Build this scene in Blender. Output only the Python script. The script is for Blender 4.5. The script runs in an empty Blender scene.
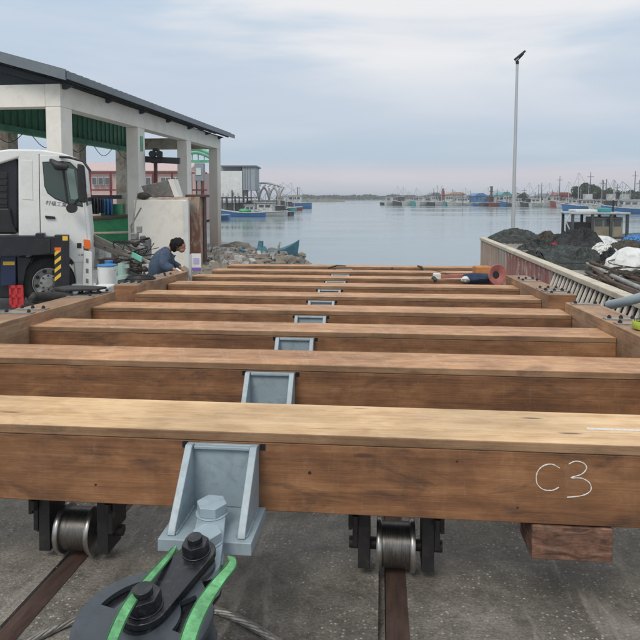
import bpy, bmesh, math, random
from mathutils import Vector, Matrix, noise
random.seed(7)
R = math.radians; PI = math.pi
SC = bpy.context.scene; COL = SC.collection
# ---------------------------------------------------------------- camera
CAMZ = 2.5
YAW, PITCH = 5.43, 3.93
cam = bpy.data.cameras.new('camera'); camo = bpy.data.objects.new('camera', cam); COL.objects.link(camo)
camo.location = (0, 0, CAMZ); camo.rotation_euler = (R(90-PITCH), 0, R(YAW))
cam.sensor_width = 36; cam.lens = 36; cam.shift_y = -79/640; cam.clip_start = .05; cam.clip_end = 6000
SC.camera = camo
# ---------------------------------------------------------------- sky and sun
SUN_EL, SUN_AZ = 48, 200            # overcast: broad soft sun from behind-left of the viewer
w = bpy.data.worlds.new("World"); SC.world = w; w.use_nodes = True
nt = w.node_tree; nt.nodes.clear(); N = nt.nodes.new; L = nt.links.new
def ramp(nodes, stops, interp='LINEAR'):
    r = nodes.new('ShaderNodeValToRGB'); r.color_ramp.interpolation = interp
    els = r.color_ramp.elements
    while len(els) < len(stops): els.new(.5)
    for e, (p, c) in zip(els, stops):
        e.position = p; e.color = (c[0], c[1], c[2], 1) if not isinstance(c, (int, float)) else (c, c, c, 1)
    return r
tc = N('ShaderNodeTexCoord'); sep = N('ShaderNodeSeparateXYZ'); L(tc.outputs['Generated'], sep.inputs[0])
grad = ramp(nt.nodes, [(0, (.50,.56,.63)), (.012, (.56,.58,.65)), (.030, (.62,.59,.65)), (.060, (.47,.57,.68)), (.13, (.55,.625,.73)), (.30, (.50,.63,.77)), (.55, (.88,.96,1.05)), (1, (1.10,1.16,1.22))], 'EASE')
L(sep.outputs[2], grad.inputs[0])
def cloud(scale, loc, lo, hi, detail=5):
    mp = N('ShaderNodeMapping'); mp.inputs['Scale'].default_value = scale; mp.inputs['Location'].default_value = loc
    L(tc.outputs['Generated'], mp.inputs[0])
    n = N('ShaderNodeTexNoise'); n.inputs['Scale'].default_value = 1; n.inputs['Detail'].default_value = detail
    n.inputs['Roughness'].default_value = .52; n.inputs['Distortion'].default_value = .3; L(mp.outputs[0], n.inputs[0])
    m = N('ShaderNodeMapRange'); m.inputs['From Min'].default_value = lo; m.inputs['From Max'].default_value = hi
    m.interpolation_type = 'SMOOTHSTEP'; L(n.outputs[0], m.inputs[0]); return m.outputs[0]
c1 = cloud((1.6, 1.6, 9), (3.3, .4, .6), .40, .66)
c2 = cloud((3.2, 3.2, 22), (.7, 5.1, 2.2), .42, .72, 6)
elm = N('ShaderNodeMapRange'); elm.inputs['From Min'].default_value = .10; elm.inputs['From Max'].default_value = .21; L(sep.outputs[2], elm.inputs[0])
mul = N('ShaderNodeMath'); mul.operation = 'MULTIPLY'; L(c1, mul.inputs[0]); L(elm.outputs[0], mul.inputs[1])
mx = N('ShaderNodeMix'); mx.data_type = 'RGBA'; L(mul.outputs[0], mx.inputs[0]); L(grad.outputs[0], mx.inputs[6]); mx.inputs[7].default_value = (.86,.86,.87,1)
mul2 = N('ShaderNodeMath'); mul2.operation = 'MULTIPLY'; L(c2, mul2.inputs[0]); mul2.inputs[1].default_value = .28
mx2 = N('ShaderNodeMix'); mx2.data_type = 'RGBA'; L(mul2.outputs[0], mx2.inputs[0]); L(mx.outputs[2], mx2.inputs[6]); mx2.inputs[7].default_value = (.72,.74,.80,1)
bg1 = N('ShaderNodeBackground'); L(mx2.outputs[2], bg1.inputs[0]); bg1.inputs[1].default_value = .93
sky = N('ShaderNodeTexSky'); sky.sky_type = 'NISHITA'; sky.sun_disc = False; sky.sun_elevation = R(SUN_EL); sky.sun_rotation = R(SUN_AZ)
bg2 = N('ShaderNodeBackground'); L(sky.outputs[0], bg2.inputs[0]); bg2.inputs[1].default_value = .05
mxs = N('ShaderNodeMixShader'); mxs.inputs[0].default_value = .10; L(bg1.outputs[0], mxs.inputs[1]); L(bg2.outputs[0], mxs.inputs[2])
wo = N('ShaderNodeOutputWorld'); L(mxs.outputs[0], wo.inputs[0])
sl = bpy.data.lights.new('sun', 'SUN'); sl.energy = 1.5; sl.angle = R(24); sl.color = (1, .93, .82)
so = bpy.data.objects.new('sun', sl); COL.objects.link(so)
az = R(SUN_AZ); el = R(SUN_EL)
sd = Vector((math.sin(az)*math.cos(el), math.cos(az)*math.cos(el), math.sin(el)))
so.rotation_euler = sd.to_track_quat('Z', 'Y').to_euler(); so.location = sd*50
vs = SC.view_settings; vs.view_transform = 'Standard'; vs.look = 'None'; vs.exposure = 0.22; vs.gamma = 1
# ---------------------------------------------------------------- survey helpers (turn a sight line into a place)
cy, sy, cp, sp = math.cos(R(YAW)), math.sin(R(YAW)), math.cos(R(PITCH)), math.sin(R(PITCH))
RGT = Vector((cy, sy, 0)); FWD = Vector((-sy*cp, cy*cp, -sp)); UPV = RGT.cross(FWD)
CO = Vector((0, 0, CAMZ))
def ray(px, py): return RGT*((px-320)/640) + UPV*((241-py)/640) + FWD
def at(px, py, d): return CO + ray(px, py)*d
def atz(px, py, z):
    r = ray(px, py); return CO + r*((z-CAMZ)/r.z)
def aty(px, py, y):
    r = ray(px, py); return CO + r*(y/r.y)
def gp(px, d, z):                   # a spot at height z on the sight column px, d metres away
    r = ray(px, 197); p = CO + r*d; p.z = z; return p
SLOPE = math.atan(.0327)
GZ = .70                            # slipway level under the camera
SL = Matrix.Translation((0, 0, GZ)) @ Matrix.Rotation(-SLOPE, 4, 'X')    # slipway frame: z=0 is its concrete
YARD = .50
RQ = 1.15                           # right quay
# ---------------------------------------------------------------- materials
MATS = {}
def newmat(name):
    m = bpy.data.materials.new(name); m.use_nodes = True; t = m.node_tree; t.nodes.clear()
    o = t.nodes.new('ShaderNodeOutputMaterial'); b = t.nodes.new('ShaderNodeBsdfPrincipled'); t.links.new(b.outputs[0], o.inputs[0])
    MATS[name] = m; return m, t, b
def nz(t, vec, scale, detail=4, rough=.55, dist=0):
    n = t.nodes.new('ShaderNodeTexNoise'); n.inputs['Scale'].default_value = scale; n.inputs['Detail'].default_value = detail
    n.inputs['Roughness'].default_value = rough; n.inputs['Distortion'].default_value = dist
    if vec: t.links.new(vec, n.inputs['Vector'])
    return n.outputs[0]
def mixc(t, fac, a, b, blend='MIX'):
    m = t.nodes.new('ShaderNodeMix'); m.data_type = 'RGBA'; m.blend_type = blend
    for i, x in ((0, fac), (6, a), (7, b)):
        if isinstance(x, (int, float)): m.inputs[i].default_value = x
        elif isinstance(x, tuple): m.inputs[i].default_value = (*x[:3], 1)
        else: t.links.new(x, m.inputs[i])
    return m.outputs[2]
def coord(t, scale=(1,1,1), rnd=True, src='Object'):
    c = t.nodes.new('ShaderNodeTexCoord'); m = t.nodes.new('ShaderNodeMapping'); m.inputs['Scale'].default_value = scale
    v = c.outputs[src]
    if rnd:
        oi = t.nodes.new('ShaderNodeObjectInfo'); va = t.nodes.new('ShaderNodeVectorMath'); va.operation = 'SCALE'
        cx = t.nodes.new('ShaderNodeCombineXYZ')
        for k in range(3): t.links.new(oi.outputs['Random'], cx.inputs[k])
        t.links.new(cx.outputs[0], va.inputs[0]); va.inputs['Scale'].default_value = 37.0
        ad = t.nodes.new('ShaderNodeVectorMath'); t.links.new(v, ad.inputs[0]); t.links.new(va.outputs[0], ad.inputs[1]); v = ad.outputs[0]
    t.links.new(v, m.inputs[0]); return m.outputs[0]
def bump(t, b, h, strength=.3, dist=.01):
    n = t.nodes.new('ShaderNodeBump'); n.inputs['Strength'].default_value = strength; n.inputs['Distance'].default_value = dist
    t.links.new(h, n.inputs['Height']); t.links.new(n.outputs[0], b.inputs['Normal'])
def paint(name, col, rough=.5, metal=0, var=.25, dirt=None, damt=.5, scale=3, bs=.15, bd=.004, spec=.5, thr=(.5,.68), stretch=(1,1,1)):
    """painted / plain surface: tone variation, dirt and highlight patches, fine relief"""
    if name in MATS: return MATS[name]
    m, t, b = newmat(name); v = coord(t, stretch)
    n1 = nz(t, v, scale, 6, .6); n2 = nz(t, v, scale*9, 4, .6)
    r = ramp(t.nodes, [(.3, 1-var), (.7, 1+var*.35)]); t.links.new(n1, r.inputs[0])
    c = mixc(t, 1, tuple(col), r.outputs[0], 'MULTIPLY')
    if dirt:
        r2 = ramp(t.nodes, [(thr[0], 0), (thr[1], damt)]); n3 = nz(t, v, scale*2.3, 7, .68, .6); t.links.new(n3, r2.inputs[0])
        c = mixc(t, r2.outputs[0], c, tuple(dirt))
    t.links.new(c, b.inputs['Base Color'])
    rr = t.nodes.new('ShaderNodeMapRange'); rr.inputs['To Min'].default_value = max(.03, rough-.12); rr.inputs['To Max'].default_value = min(1, rough+.15)
    t.links.new(n2, rr.inputs[0]); t.links.new(rr.outputs[0], b.inputs['Roughness'])
    b.inputs['Metallic'].default_value = metal; b.inputs['Specular IOR Level'].default_value = spec
    bump(t, b, n2, bs, bd); return m
def wood(name, c1_, c2_, c3_, stain=(.10,.06,.04), rough=.62, saw=.3, stainamt=.5, ax=0):
    S = lambda a, b: (a, b, b) if ax == 0 else (b, a, b)
    m, t, b = newmat(name)
    v = coord(t, (1,1,1)); vl = coord(t, S(.55, 9)); vf = coord(t, S(2.2, 75))
    g1 = nz(t, vl, .9, 4, .55, .7); g2 = nz(t, vf, 1, 4, .65, .2); big = nz(t, v, 1.3, 5, .6); bl = nz(t, coord(t, S(1.6, 3.2)), 2.6, 7, .68, .5)
    r = ramp(t.nodes, [(.36, c2_), (.5, c1_), (.66, c3_)])
    av = t.nodes.new('ShaderNodeMath'); av.operation = 'MULTIPLY_ADD'; t.links.new(bl, av.inputs[0]); av.inputs[1].default_value = .55
    sc_ = t.nodes.new('ShaderNodeMath'); sc_.operation = 'MULTIPLY'; t.links.new(g1, sc_.inputs[0]); sc_.inputs[1].default_value = .45; t.links.new(sc_.outputs[0], av.inputs[2]); t.links.new(av.outputs[0], r.inputs[0])
    fr = ramp(t.nodes, [(.30, .82), (.62, 1.05)]); t.links.new(g2, fr.inputs[0])
    c = mixc(t, 1, r.outputs[0], fr.outputs[0], 'MULTIPLY')
    br = ramp(t.nodes, [(.32, .76), (.68, 1.16)]); t.links.new(big, br.inputs[0]); c = mixc(t, 1, c, br.outputs[0], 'MULTIPLY')
    ck = nz(t, coord(t, S(.9, 42)), 1, 3, .5, .15); ckr = ramp(t.nodes, [(.255, .8), (.30, 0)]); t.links.new(ck, ckr.inputs[0]); c = mixc(t, ckr.outputs[0], c, tuple(x*.28 for x in c2_))
    wv = t.nodes.new('ShaderNodeTexWave'); wv.wave_type = 'RINGS'; wv.rings_direction = 'Z'; wv.inputs['Scale'].default_value = 1.3; wv.inputs['Distortion'].default_value = 3.5; wv.inputs['Detail'].default_value = 3; t.links.new(coord(t, (1,.55,.55)), wv.inputs[0])
    wr_ = ramp(t.nodes, [(.90, 0), (.97, saw*.55), (1, saw*.2)]); t.links.new(wv.outputs[0], wr_.inputs[0])
    wm = t.nodes.new('ShaderNodeMath'); wm.operation = 'MULTIPLY'; t.links.new(wr_.outputs[0], wm.inputs[0]); t.links.new(big, wm.inputs[1]); c = mixc(t, wm.outputs[0], c, (.66,.50,.36))
    # saw marks and scuffs
    va = coord(t, (3.0, 1.1, 1.1)); sn = nz(t, va, 3.1, 5, .75, 2.4); sr = ramp(t.nodes, [(.60, 0), (.66, saw), (.72, 0)]); t.links.new(sn, sr.inputs[0])
    c = mixc(t, sr.outputs[0], c, (.62,.50,.38))
    st = nz(t, coord(t, S(.7, 2.5)), 2.2, 6, .7, .8); r3 = ramp(t.nodes, [(.54, 0), (.70, stainamt)]); t.links.new(st, r3.inputs[0])
    c = mixc(t, r3.outputs[0], c, tuple(stain))
    # knots
    vo = t.nodes.new('ShaderNodeTexVoronoi'); vo.inputs['Scale'].default_value = 1; t.links.new(coord(t, S(1.1, 5.5)), vo.inputs[0])
    kr = ramp(t.nodes, [(.035, .85), (.075, .0)]); t.links.new(vo.outputs['Distance'], kr.inputs[0]); c = mixc(t, kr.outputs[0], c, (.07,.035,.02))
    t.links.new(c, b.inputs['Base Color']); b.inputs['Roughness'].default_value = rough
    hs = t.nodes.new('ShaderNodeMath'); hs.operation = 'ADD'; t.links.new(g2, hs.inputs[0]); t.links.new(ck, hs.inputs[1])
    bump(t, b, hs.outputs[0], .5, .004); return m
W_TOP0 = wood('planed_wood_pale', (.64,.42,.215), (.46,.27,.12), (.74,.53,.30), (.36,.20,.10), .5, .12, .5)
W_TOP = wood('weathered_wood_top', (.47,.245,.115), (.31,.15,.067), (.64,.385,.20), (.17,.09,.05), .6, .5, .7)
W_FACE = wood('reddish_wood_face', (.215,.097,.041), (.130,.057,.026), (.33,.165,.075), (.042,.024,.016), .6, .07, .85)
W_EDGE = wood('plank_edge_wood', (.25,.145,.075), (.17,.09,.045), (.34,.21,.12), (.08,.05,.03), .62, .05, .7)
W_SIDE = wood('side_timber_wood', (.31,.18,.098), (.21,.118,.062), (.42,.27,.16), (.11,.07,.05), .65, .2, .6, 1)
W_RED0 = wood('redwood_end', (.22,.10,.062), (.11,.05,.035), (.36,.20,.14), (.06,.035,.03), .8, .8, .8)
m, t, b = newmat('sawn_end_grain'); v = coord(t, (1,1,1)); vr = t.nodes.new('ShaderNodeMapping'); vr.inputs['Rotation'].default_value = (0, R(38), 0); vr.inputs['Scale'].default_value = (9, 9, 38); t.links.new(v, vr.inputs[0])
na = nz(t, vr.outputs[0], 1, 4, .6, .5); nb_ = nz(t, v, 22, 5, .7); ra = ramp(t.nodes, [(.30, (.055,.026,.018)), (.5, (.155,.078,.050)), (.72, (.27,.155,.11))]); t.links.new(na, ra.inputs[0])
rb = ramp(t.nodes, [(.35, .6), (.65, 1.15)]); t.links.new(nb_, rb.inputs[0]); t.links.new(mixc(t, 1, ra.outputs[0], rb.outputs[0], 'MULTIPLY'), b.inputs['Base Color']); b.inputs['Roughness'].default_value = .85; bump(t, b, na, .8, .006); W_RED = m
def concrete(name, c=(.16,.155,.145), fleck=.5, dark=(.07,.065,.06), patch=1.0, scl=1):
    m, t, b = newmat(name); v = coord(t, (1,1,1), False)
    n1 = nz(t, v, .7*scl, 6, .6, .4); n2 = nz(t, v, 9*scl, 6, .7); n3 = nz(t, v, 70*scl, 3, .6)
    r = ramp(t.nodes, [(.32, dark), (.5, c), (.72, tuple(x*1.35 for x in c))]); t.links.new(n1, r.inputs[0])
    r2 = ramp(t.nodes, [(.3, .62), (.7, 1.25)]); t.links.new(n2, r2.inputs[0]); col = mixc(t, patch, r.outputs[0], r2.outputs[0], 'MULTIPLY')
    r4 = ramp(t.nodes, [(.35, .75), (.65, 1.2)]); t.links.new(n3, r4.inputs[0]); col = mixc(t, 1, col, r4.outputs[0], 'MULTIPLY')
    vo = t.nodes.new('ShaderNodeTexVoronoi'); vo.inputs['Scale'].default_value = 34*scl; t.links.new(v, vo.inputs[0])
    fm = nz(t, v, 3.2*scl, 4, .7); fr = ramp(t.nodes, [(.10, fleck), (.26, 0)]); t.links.new(vo.outputs['Distance'], fr.inputs[0])
    gr = ramp(t.nodes, [(.42, 0), (.62, 1)]); t.links.new(fm, gr.inputs[0])
    mm = t.nodes.new('ShaderNodeMath'); mm.operation = 'MULTIPLY'; t.links.new(fr.outputs[0], mm.inputs[0]); t.links.new(gr.outputs[0], mm.inputs[1])
    col = mixc(t, mm.outputs[0], col, (.52,.50,.46))
    vo2 = t.nodes.new('ShaderNodeTexVoronoi'); vo2.inputs['Scale'].default_value = 85*scl; t.links.new(v, vo2.inputs[0])
    fr2 = ramp(t.nodes, [(.14, fleck*.7), (.30, 0)]); t.links.new(vo2.outputs['Distance'], fr2.inputs[0]); cr = ramp(t.nodes, [(.72, 0), (.80, 1)]); t.links.new(vo2.outputs['Color'], cr.inputs[0])
    m2 = t.nodes.new('ShaderNodeMath'); m2.operation = 'MULTIPLY'; t.links.new(fr2.outputs[0], m2.inputs[0]); t.links.new(cr.outputs[0], m2.inputs[1]); col = mixc(t, m2.outputs[0], col, (.45,.42,.37))
    st = nz(t, coord(t, (2.5,.35,1), False), 2.0, 5, .7, .5); sr = ramp(t.nodes, [(.55, 0), (.66, .5)]); t.links.new(st, sr.inputs[0])
    col = mixc(t, sr.outputs[0], col, tuple(x*1.9 for x in c))
    vc = t.nodes.new('ShaderNodeTexVoronoi'); vc.feature = 'DISTANCE_TO_EDGE'; vc.inputs['Scale'].default_value = .9*scl
    va_ = t.nodes.new('ShaderNodeVectorMath'); nn_ = t.nodes.new('ShaderNodeTexNoise'); nn_.inputs['Scale'].default_value = 3*scl; nn_.inputs['Detail'].default_value = 6; t.links.new(v, nn_.inputs['Vector'])
    va_.operation = 'MULTIPLY_ADD'; t.links.new(nn_.outputs['Color'], va_.inputs[0]); va_.inputs[1].default_value = (.35,.35,.35); t.links.new(v, va_.inputs[2]); t.links.new(va_.outputs[0], vc.inputs[0])
    cr_ = ramp(t.nodes, [(.0, .32), (.006, .2), (.012, 0)]); t.links.new(vc.outputs['Distance'], cr_.inputs[0]); col = mixc(t, cr_.outputs[0], col, tuple(x*.35 for x in c))
    ol = nz(t, v, 1.7*scl, 6, .65, .8); ol_r = ramp(t.nodes, [(.60, 0), (.68, .6)]); t.links.new(ol, ol_r.inputs[0]); col = mixc(t, ol_r.outputs[0], col, tuple(x*.32 for x in c))
    t.links.new(col, b.inputs['Base Color'])
    rg = t.nodes.new('ShaderNodeMapRange'); rg.inputs['To Min'].default_value = .45; rg.inputs['To Max'].default_value = .95; t.links.new(n2, rg.inputs[0]); t.links.new(rg.outputs[0], b.inputs['Roughness'])
    hs = t.nodes.new('ShaderNodeMath'); hs.operation = 'ADD'; t.links.new(n2, hs.inputs[0]); t.links.new(n3, hs.inputs[1])
    bump(t, b, hs.outputs[0], .6, .012); return m
M_SLIP = concrete('slipway_concrete', (.19,.178,.155), .95, (.085,.078,.068))
M_YARD = concrete('yard_concrete', (.36,.35,.33), .4, (.13,.125,.115))
M_QUAY = concrete('quay_concrete', (.20,.19,.175), .3, (.09,.085,.08))
def watermat():
    m, t, b = newmat('harbour_water'); v = coord(t, (1,1,1), False)
    b.inputs['Base Color'].default_value = (.20,.255,.265,1); b.inputs['Roughness'].default_value = .10; b.inputs['IOR'].default_value = 1.33
    n1 = nz(t, coord(t, (.5,1.0,1), False), 1.4, 5, .6, .6); n2 = nz(t, coord(t, (.05,.12,1), False), 1, 3, .5); n3 = nz(t, v, 7, 3, .6)
    s = t.nodes.new('ShaderNodeMath'); s.operation = 'MULTIPLY'; t.links.new(n1, s.inputs[0]); t.links.new(n2, s.inputs[1])
    a = t.nodes.new('ShaderNodeMath'); a.operation = 'MULTIPLY_ADD'; t.links.new(n3, a.inputs[0]); a.inputs[1].default_value = .12; t.links.new(s.outputs[0], a.inputs[2])
    bump(t, b, a.outputs[0], .30, .07)
    r = ramp(t.nodes, [(.4, .06), (.62, .20)]); t.links.new(n2, r.inputs[0]); t.links.new(r.outputs[0], b.inputs['Roughness']); return m
M_WATER = watermat()
def glassmat(name, col=(.03,.06,.05), rough=.06):
    m, t, b = newmat(name); b.inputs['Base Color'].default_value = (*col, 1); b.inputs['Roughness'].default_value = rough
    b.inputs['Specular IOR Level'].default_value = .7; b.inputs['Coat Weight'].default_value = .4; b.inputs['Coat Roughness'].default_value = .03; return m
M_GLASS = glassmat('cab_glass'); M_WIN = glassmat('window_glass', (.07,.09,.10), .15)
M_STEEL = paint('blue_grey_paint', (.29,.365,.41), .40, 0, .16, (.15,.17,.18), .5, 5, .12, .002)
M_BLACKM = paint('black_block_paint', (.012,.0135,.017), .27, .0, .4, (.10,.10,.10), .35, 9, .25, .0015, thr=(.55,.7))
M_CHEEK = paint('slate_cheek_paint', (.050,.062,.075), .34, .0, .25, (.03,.03,.032), .6, 7, .2, .0015)
M_UNDER = paint('black_underframe', (.018,.018,.020), .5, 0, .4, (.06,.045,.035), .5, 9, .3, .002)
M_WHEEL = paint('worn_wheel_steel', (.22,.21,.195), .36, .9, .4, (.05,.04,.035), .6, 14, .3, .002, stretch=(9,1,1))
M_POLISH = paint('polished_flange', (.50,.49,.47), .32, .95, .2, (.20,.16,.12), .4, 14, .2, .001)
M_RUST = paint('rusty_rail', (.105,.066,.055), .5, .3, .45, (.05,.035,.03), .6, 8, .5, .003, stretch=(3,.6,1))
M_RUSTD = paint('dark_rust', (.12,.07,.05), .8, .1, .5, (.05,.03,.025), .6, 6, .5, .004)
M_STRAP = paint('green_strap', (.15,.44,.19), .85, 0, .5, (.09,.17,.10), .8, 16, .5, .002, stretch=(1,1,1))
M_STRAPD = paint('dark_green_edge', (.03,.13,.05), .85, 0, .4)
M_ROPE = paint('wire_rope', (.38,.36,.33), .42, .7, .35, (.16,.13,.10), .5, 20, .2, .001)
M_CHALK = paint('white_chalk', (.72,.70,.66), .95, 0, .25, (.35,.24,.16), .6, 60, .3, .001)
M_WALL = paint('cream_render', (.78,.76,.70), .85, 0, .06, (.45,.42,.37), .3, 1.1, .3, .006)
M_WALLD = paint('stained_render', (.64,.60,.53), .85, 0, .2, (.30,.20,.14), .75, 1.3, .4, .006, thr=(.42,.62))
M_ROOF = paint('grey_metal_roof', (.16,.19,.21), .45, .3, .15, (.10,.11,.12), .4, 1.4, .2, .003)
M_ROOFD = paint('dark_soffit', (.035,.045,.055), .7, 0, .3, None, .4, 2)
M_GREENP = paint('green_girder_paint', (.11,.40,.25), .55, 0, .3, (.04,.08,.06), .5, 2)
M_GREENB = paint('green_boat_paint', (.04,.32,.14), .45, 0, .2, (.04,.11,.07), .5, 1.8)
M_WHITE = paint('white_truck_paint', (.74,.76,.74), .28, 0, .06, (.55,.54,.50), .3, 2, .03, .001)
M_WHITEP = paint('white_panel', (.66,.68,.68), .6, 0, .12, (.42,.40,.36), .5, 1.5)
M_NAVY = paint('navy_black_steel', (.010,.013,.020), .4, 0, .3, (.05,.05,.05), .3, 4)
M_TYRE = paint('black_tyre', (.022,.022,.022), .85, 0, .3, (.07,.065,.06), .5, 5, .4, .004)
M_RIM = paint('silver_rim', (.42,.42,.41), .4, .5, .2, (.16,.14,.12), .5, 7)
M_YEL = paint('hazard_yellow', (.80,.50,.04), .5, 0, .15, (.35,.25,.1), .3, 6)
M_RED = paint('crate_red', (.55,.03,.035), .45, 0, .2, (.25,.03,.03), .4, 5)
M_ORANGE = paint('orange_lens', (.80,.16,.03), .3, 0, .1)
M_BLACKP = paint('black_plastic', (.012,.012,.013), .5, 0, .3, (.06,.06,.06), .3, 5)
M_BLUEP = paint('blue_plastic', (.05,.22,.50), .45, 0, .2, (.12,.18,.26), .4, 5)
M_BLUEB = paint('blue_boat_paint', (.035,.17,.40), .45, 0, .2, (.10,.16,.24), .5, 1.2)
M_TEALB = paint('teal_boat_paint', (.05,.30,.33), .5, 0, .2, (.10,.18,.18), .5, 1.2)
M_WHITEB = paint('white_boat_paint', (.46,.48,.48), .6, 0, .3, (.20,.17,.14), .7, 1.3)
M_REDB = paint('red_boat_paint', (.24,.06,.05), .5, 0, .2, (.2,.08,.06), .5, 1.2)
M_DARKB = paint('dark_boat_paint', (.05,.055,.06), .6, 0, .3, (.14,.12,.1), .5, 1.4)
M_PINKB = paint('pink_render', (.50,.36,.34), .85, 0, .12, (.38,.29,.27), .4, .3)
M_GREYB = paint('grey_cladding', (.30,.345,.38), .6, .1, .15, (.22,.24,.25), .4, .5)
M_TANB = paint('tan_render', (.50,.40,.27), .85, 0, .15, None, 0, .3)
M_REDR = paint('maroon_steel', (.20,.035,.035), .6, 0, .3, (.12,.05,.04), .5, 3)
M_CAP = paint('cream_cap', (.55,.50,.40), .85, 0, .18, (.32,.26,.19), .6, 2.0, .5, .006)
M_REDW = paint('peeling_red_wall', (.31,.16,.15), .85, 0, .3, (.48,.40,.36), .75, 1.4, .5, .008, thr=(.52,.60), stretch=(1,.9,.35))
M_CREAMW = paint('faded_cream_wall', (.42,.34,.29), .85, 0, .3, (.25,.15,.12), .7, 1.6, .5, .008, stretch=(1,1.6,.35))
M_GREYW = paint('faded_grey_paint', (.27,.31,.31), .8, 0, .3, (.36,.24,.21), .7, 1.6, .5, .008, stretch=(1,1.6,.35))
M_SLAT = paint('white_slat', (.66,.62,.55), .8, 0, .2, (.34,.27,.2), .6, 3)
M_DARKR = paint('recess_shade', (.045,.04,.04), .9, 0, .4, None, 0, 3)
M_NETG = paint('dark_green_net', (.055,.070,.066), .95, 0, .6, (.20,.21,.20), .6, 5, 1.0, .05)  # lighter grey patches are highlights painted into the net colour
M_NETB = paint('black_net', (.026,.029,.033), .7, 0, .5, (.11,.115,.12), .55, 5, .9, .04)
M_NETBR = paint('brown_net', (.10,.085,.07), .95, 0, .5, (.20,.18,.15), .5, 6, 1.0, .05)
M_TARP = paint('white_tarp', (.66,.68,.66), .6, 0, .15, (.36,.38,.37), .5, 2.4, .5, .03)
M_PIPE = paint('grey_pipe', (.27,.33,.37), .4, 0, .15, (.2,.2,.2), .4, 5)
M_POST = paint('galvanised_post', (.50,.52,.53), .45, .4, .1, None, 0, 2)
M_PLATE = paint('bolt_plate_steel', (.34,.34,.33), .5, .5, .25, (.16,.12,.09), .5, 12)
M_BOLT = paint('black_bolt', (.04,.034,.032), .5, .3, .3, (.12,.06,.04), .4, 20)
M_ROCK = paint('grey_rubble', (.25,.215,.175), .9, 0, .4, (.13,.12,.10), .6, 3, .8, .03)
M_PEEL = paint('peeling_pillar', (.40,.34,.28), .9, 0, .3, (.26,.10,.055), .9, 2.6, .7, .02, thr=(.44,.54), stretch=(1,1,.4))
M_DENIM = paint('denim_jacket', (.075,.12,.19), .9, 0, .3, (.035,.05,.085), .65, 7, 1.0, .03)
M_TROUS = paint('dark_trousers', (.03,.035,.045), .9, 0, .3)
M_SKIN = paint('skin', (.36,.20,.13), .55, 0, .15, None, 0, 12)
M_HAIR = paint('black_hair', (.018,.014,.012), .6, 0, .4, None, 0, 30, .8, .01)
M_LEAF = paint('leaf_green', (.035,.075,.025), .7, 0, .6, (.07,.12,.04), .6, .5)
M_LEAFF = paint('far_leaf_green', (.045,.075,.045), .8, 0, .5, (.08,.11,.07), .6, .05)
M_TRUNK = paint('tree_bark', (.10,.075,.055), .9, 0, .4)
M_PINKC = paint('pink_cone', (.38,.13,.11), .7, 0, .35, (.30,.14,.12), .5, 8)
M_ORG = paint('orange_foam', (.50,.21,.07), .9, 0, .35, (.35,.18,.08), .5, 8)
M_BLUEC = paint('navy_cloth', (.03,.05,.10), .95, 0, .35, None, 0, 8, .8, .02)
M_PURP = paint('purple_print', (.20,.12,.42), .5, 0, .15)
M_MINT = paint('mint_tag', (.20,.62,.50), .6, 0, .15)
M_LIME = paint('lime_webbing', (.42,.50,.06), .8, 0, .2, (.2,.22,.05), .5, 12)
M_BLUET = paint('blue_net_boat', (.06,.19,.25), .8, 0, .4, (.12,.22,.25), .6, 3, .8, .03)
M_GREYM = paint('oily_grey_machine', (.20,.21,.20), .6, .2, .4, (.09,.08,.07), .6, 4)
M_GREYM2 = paint('pale_machine', (.34,.35,.33), .6, .1, .4, (.14,.12,.10), .7, 4)
M_PLANK = paint('grey_plank', (.36,.32,.27), .85, 0, .3, (.18,.15,.12), .6, 5)
M_WEED = paint('scrub_brown', (.20,.17,.11), .95, 0, .4)
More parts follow.
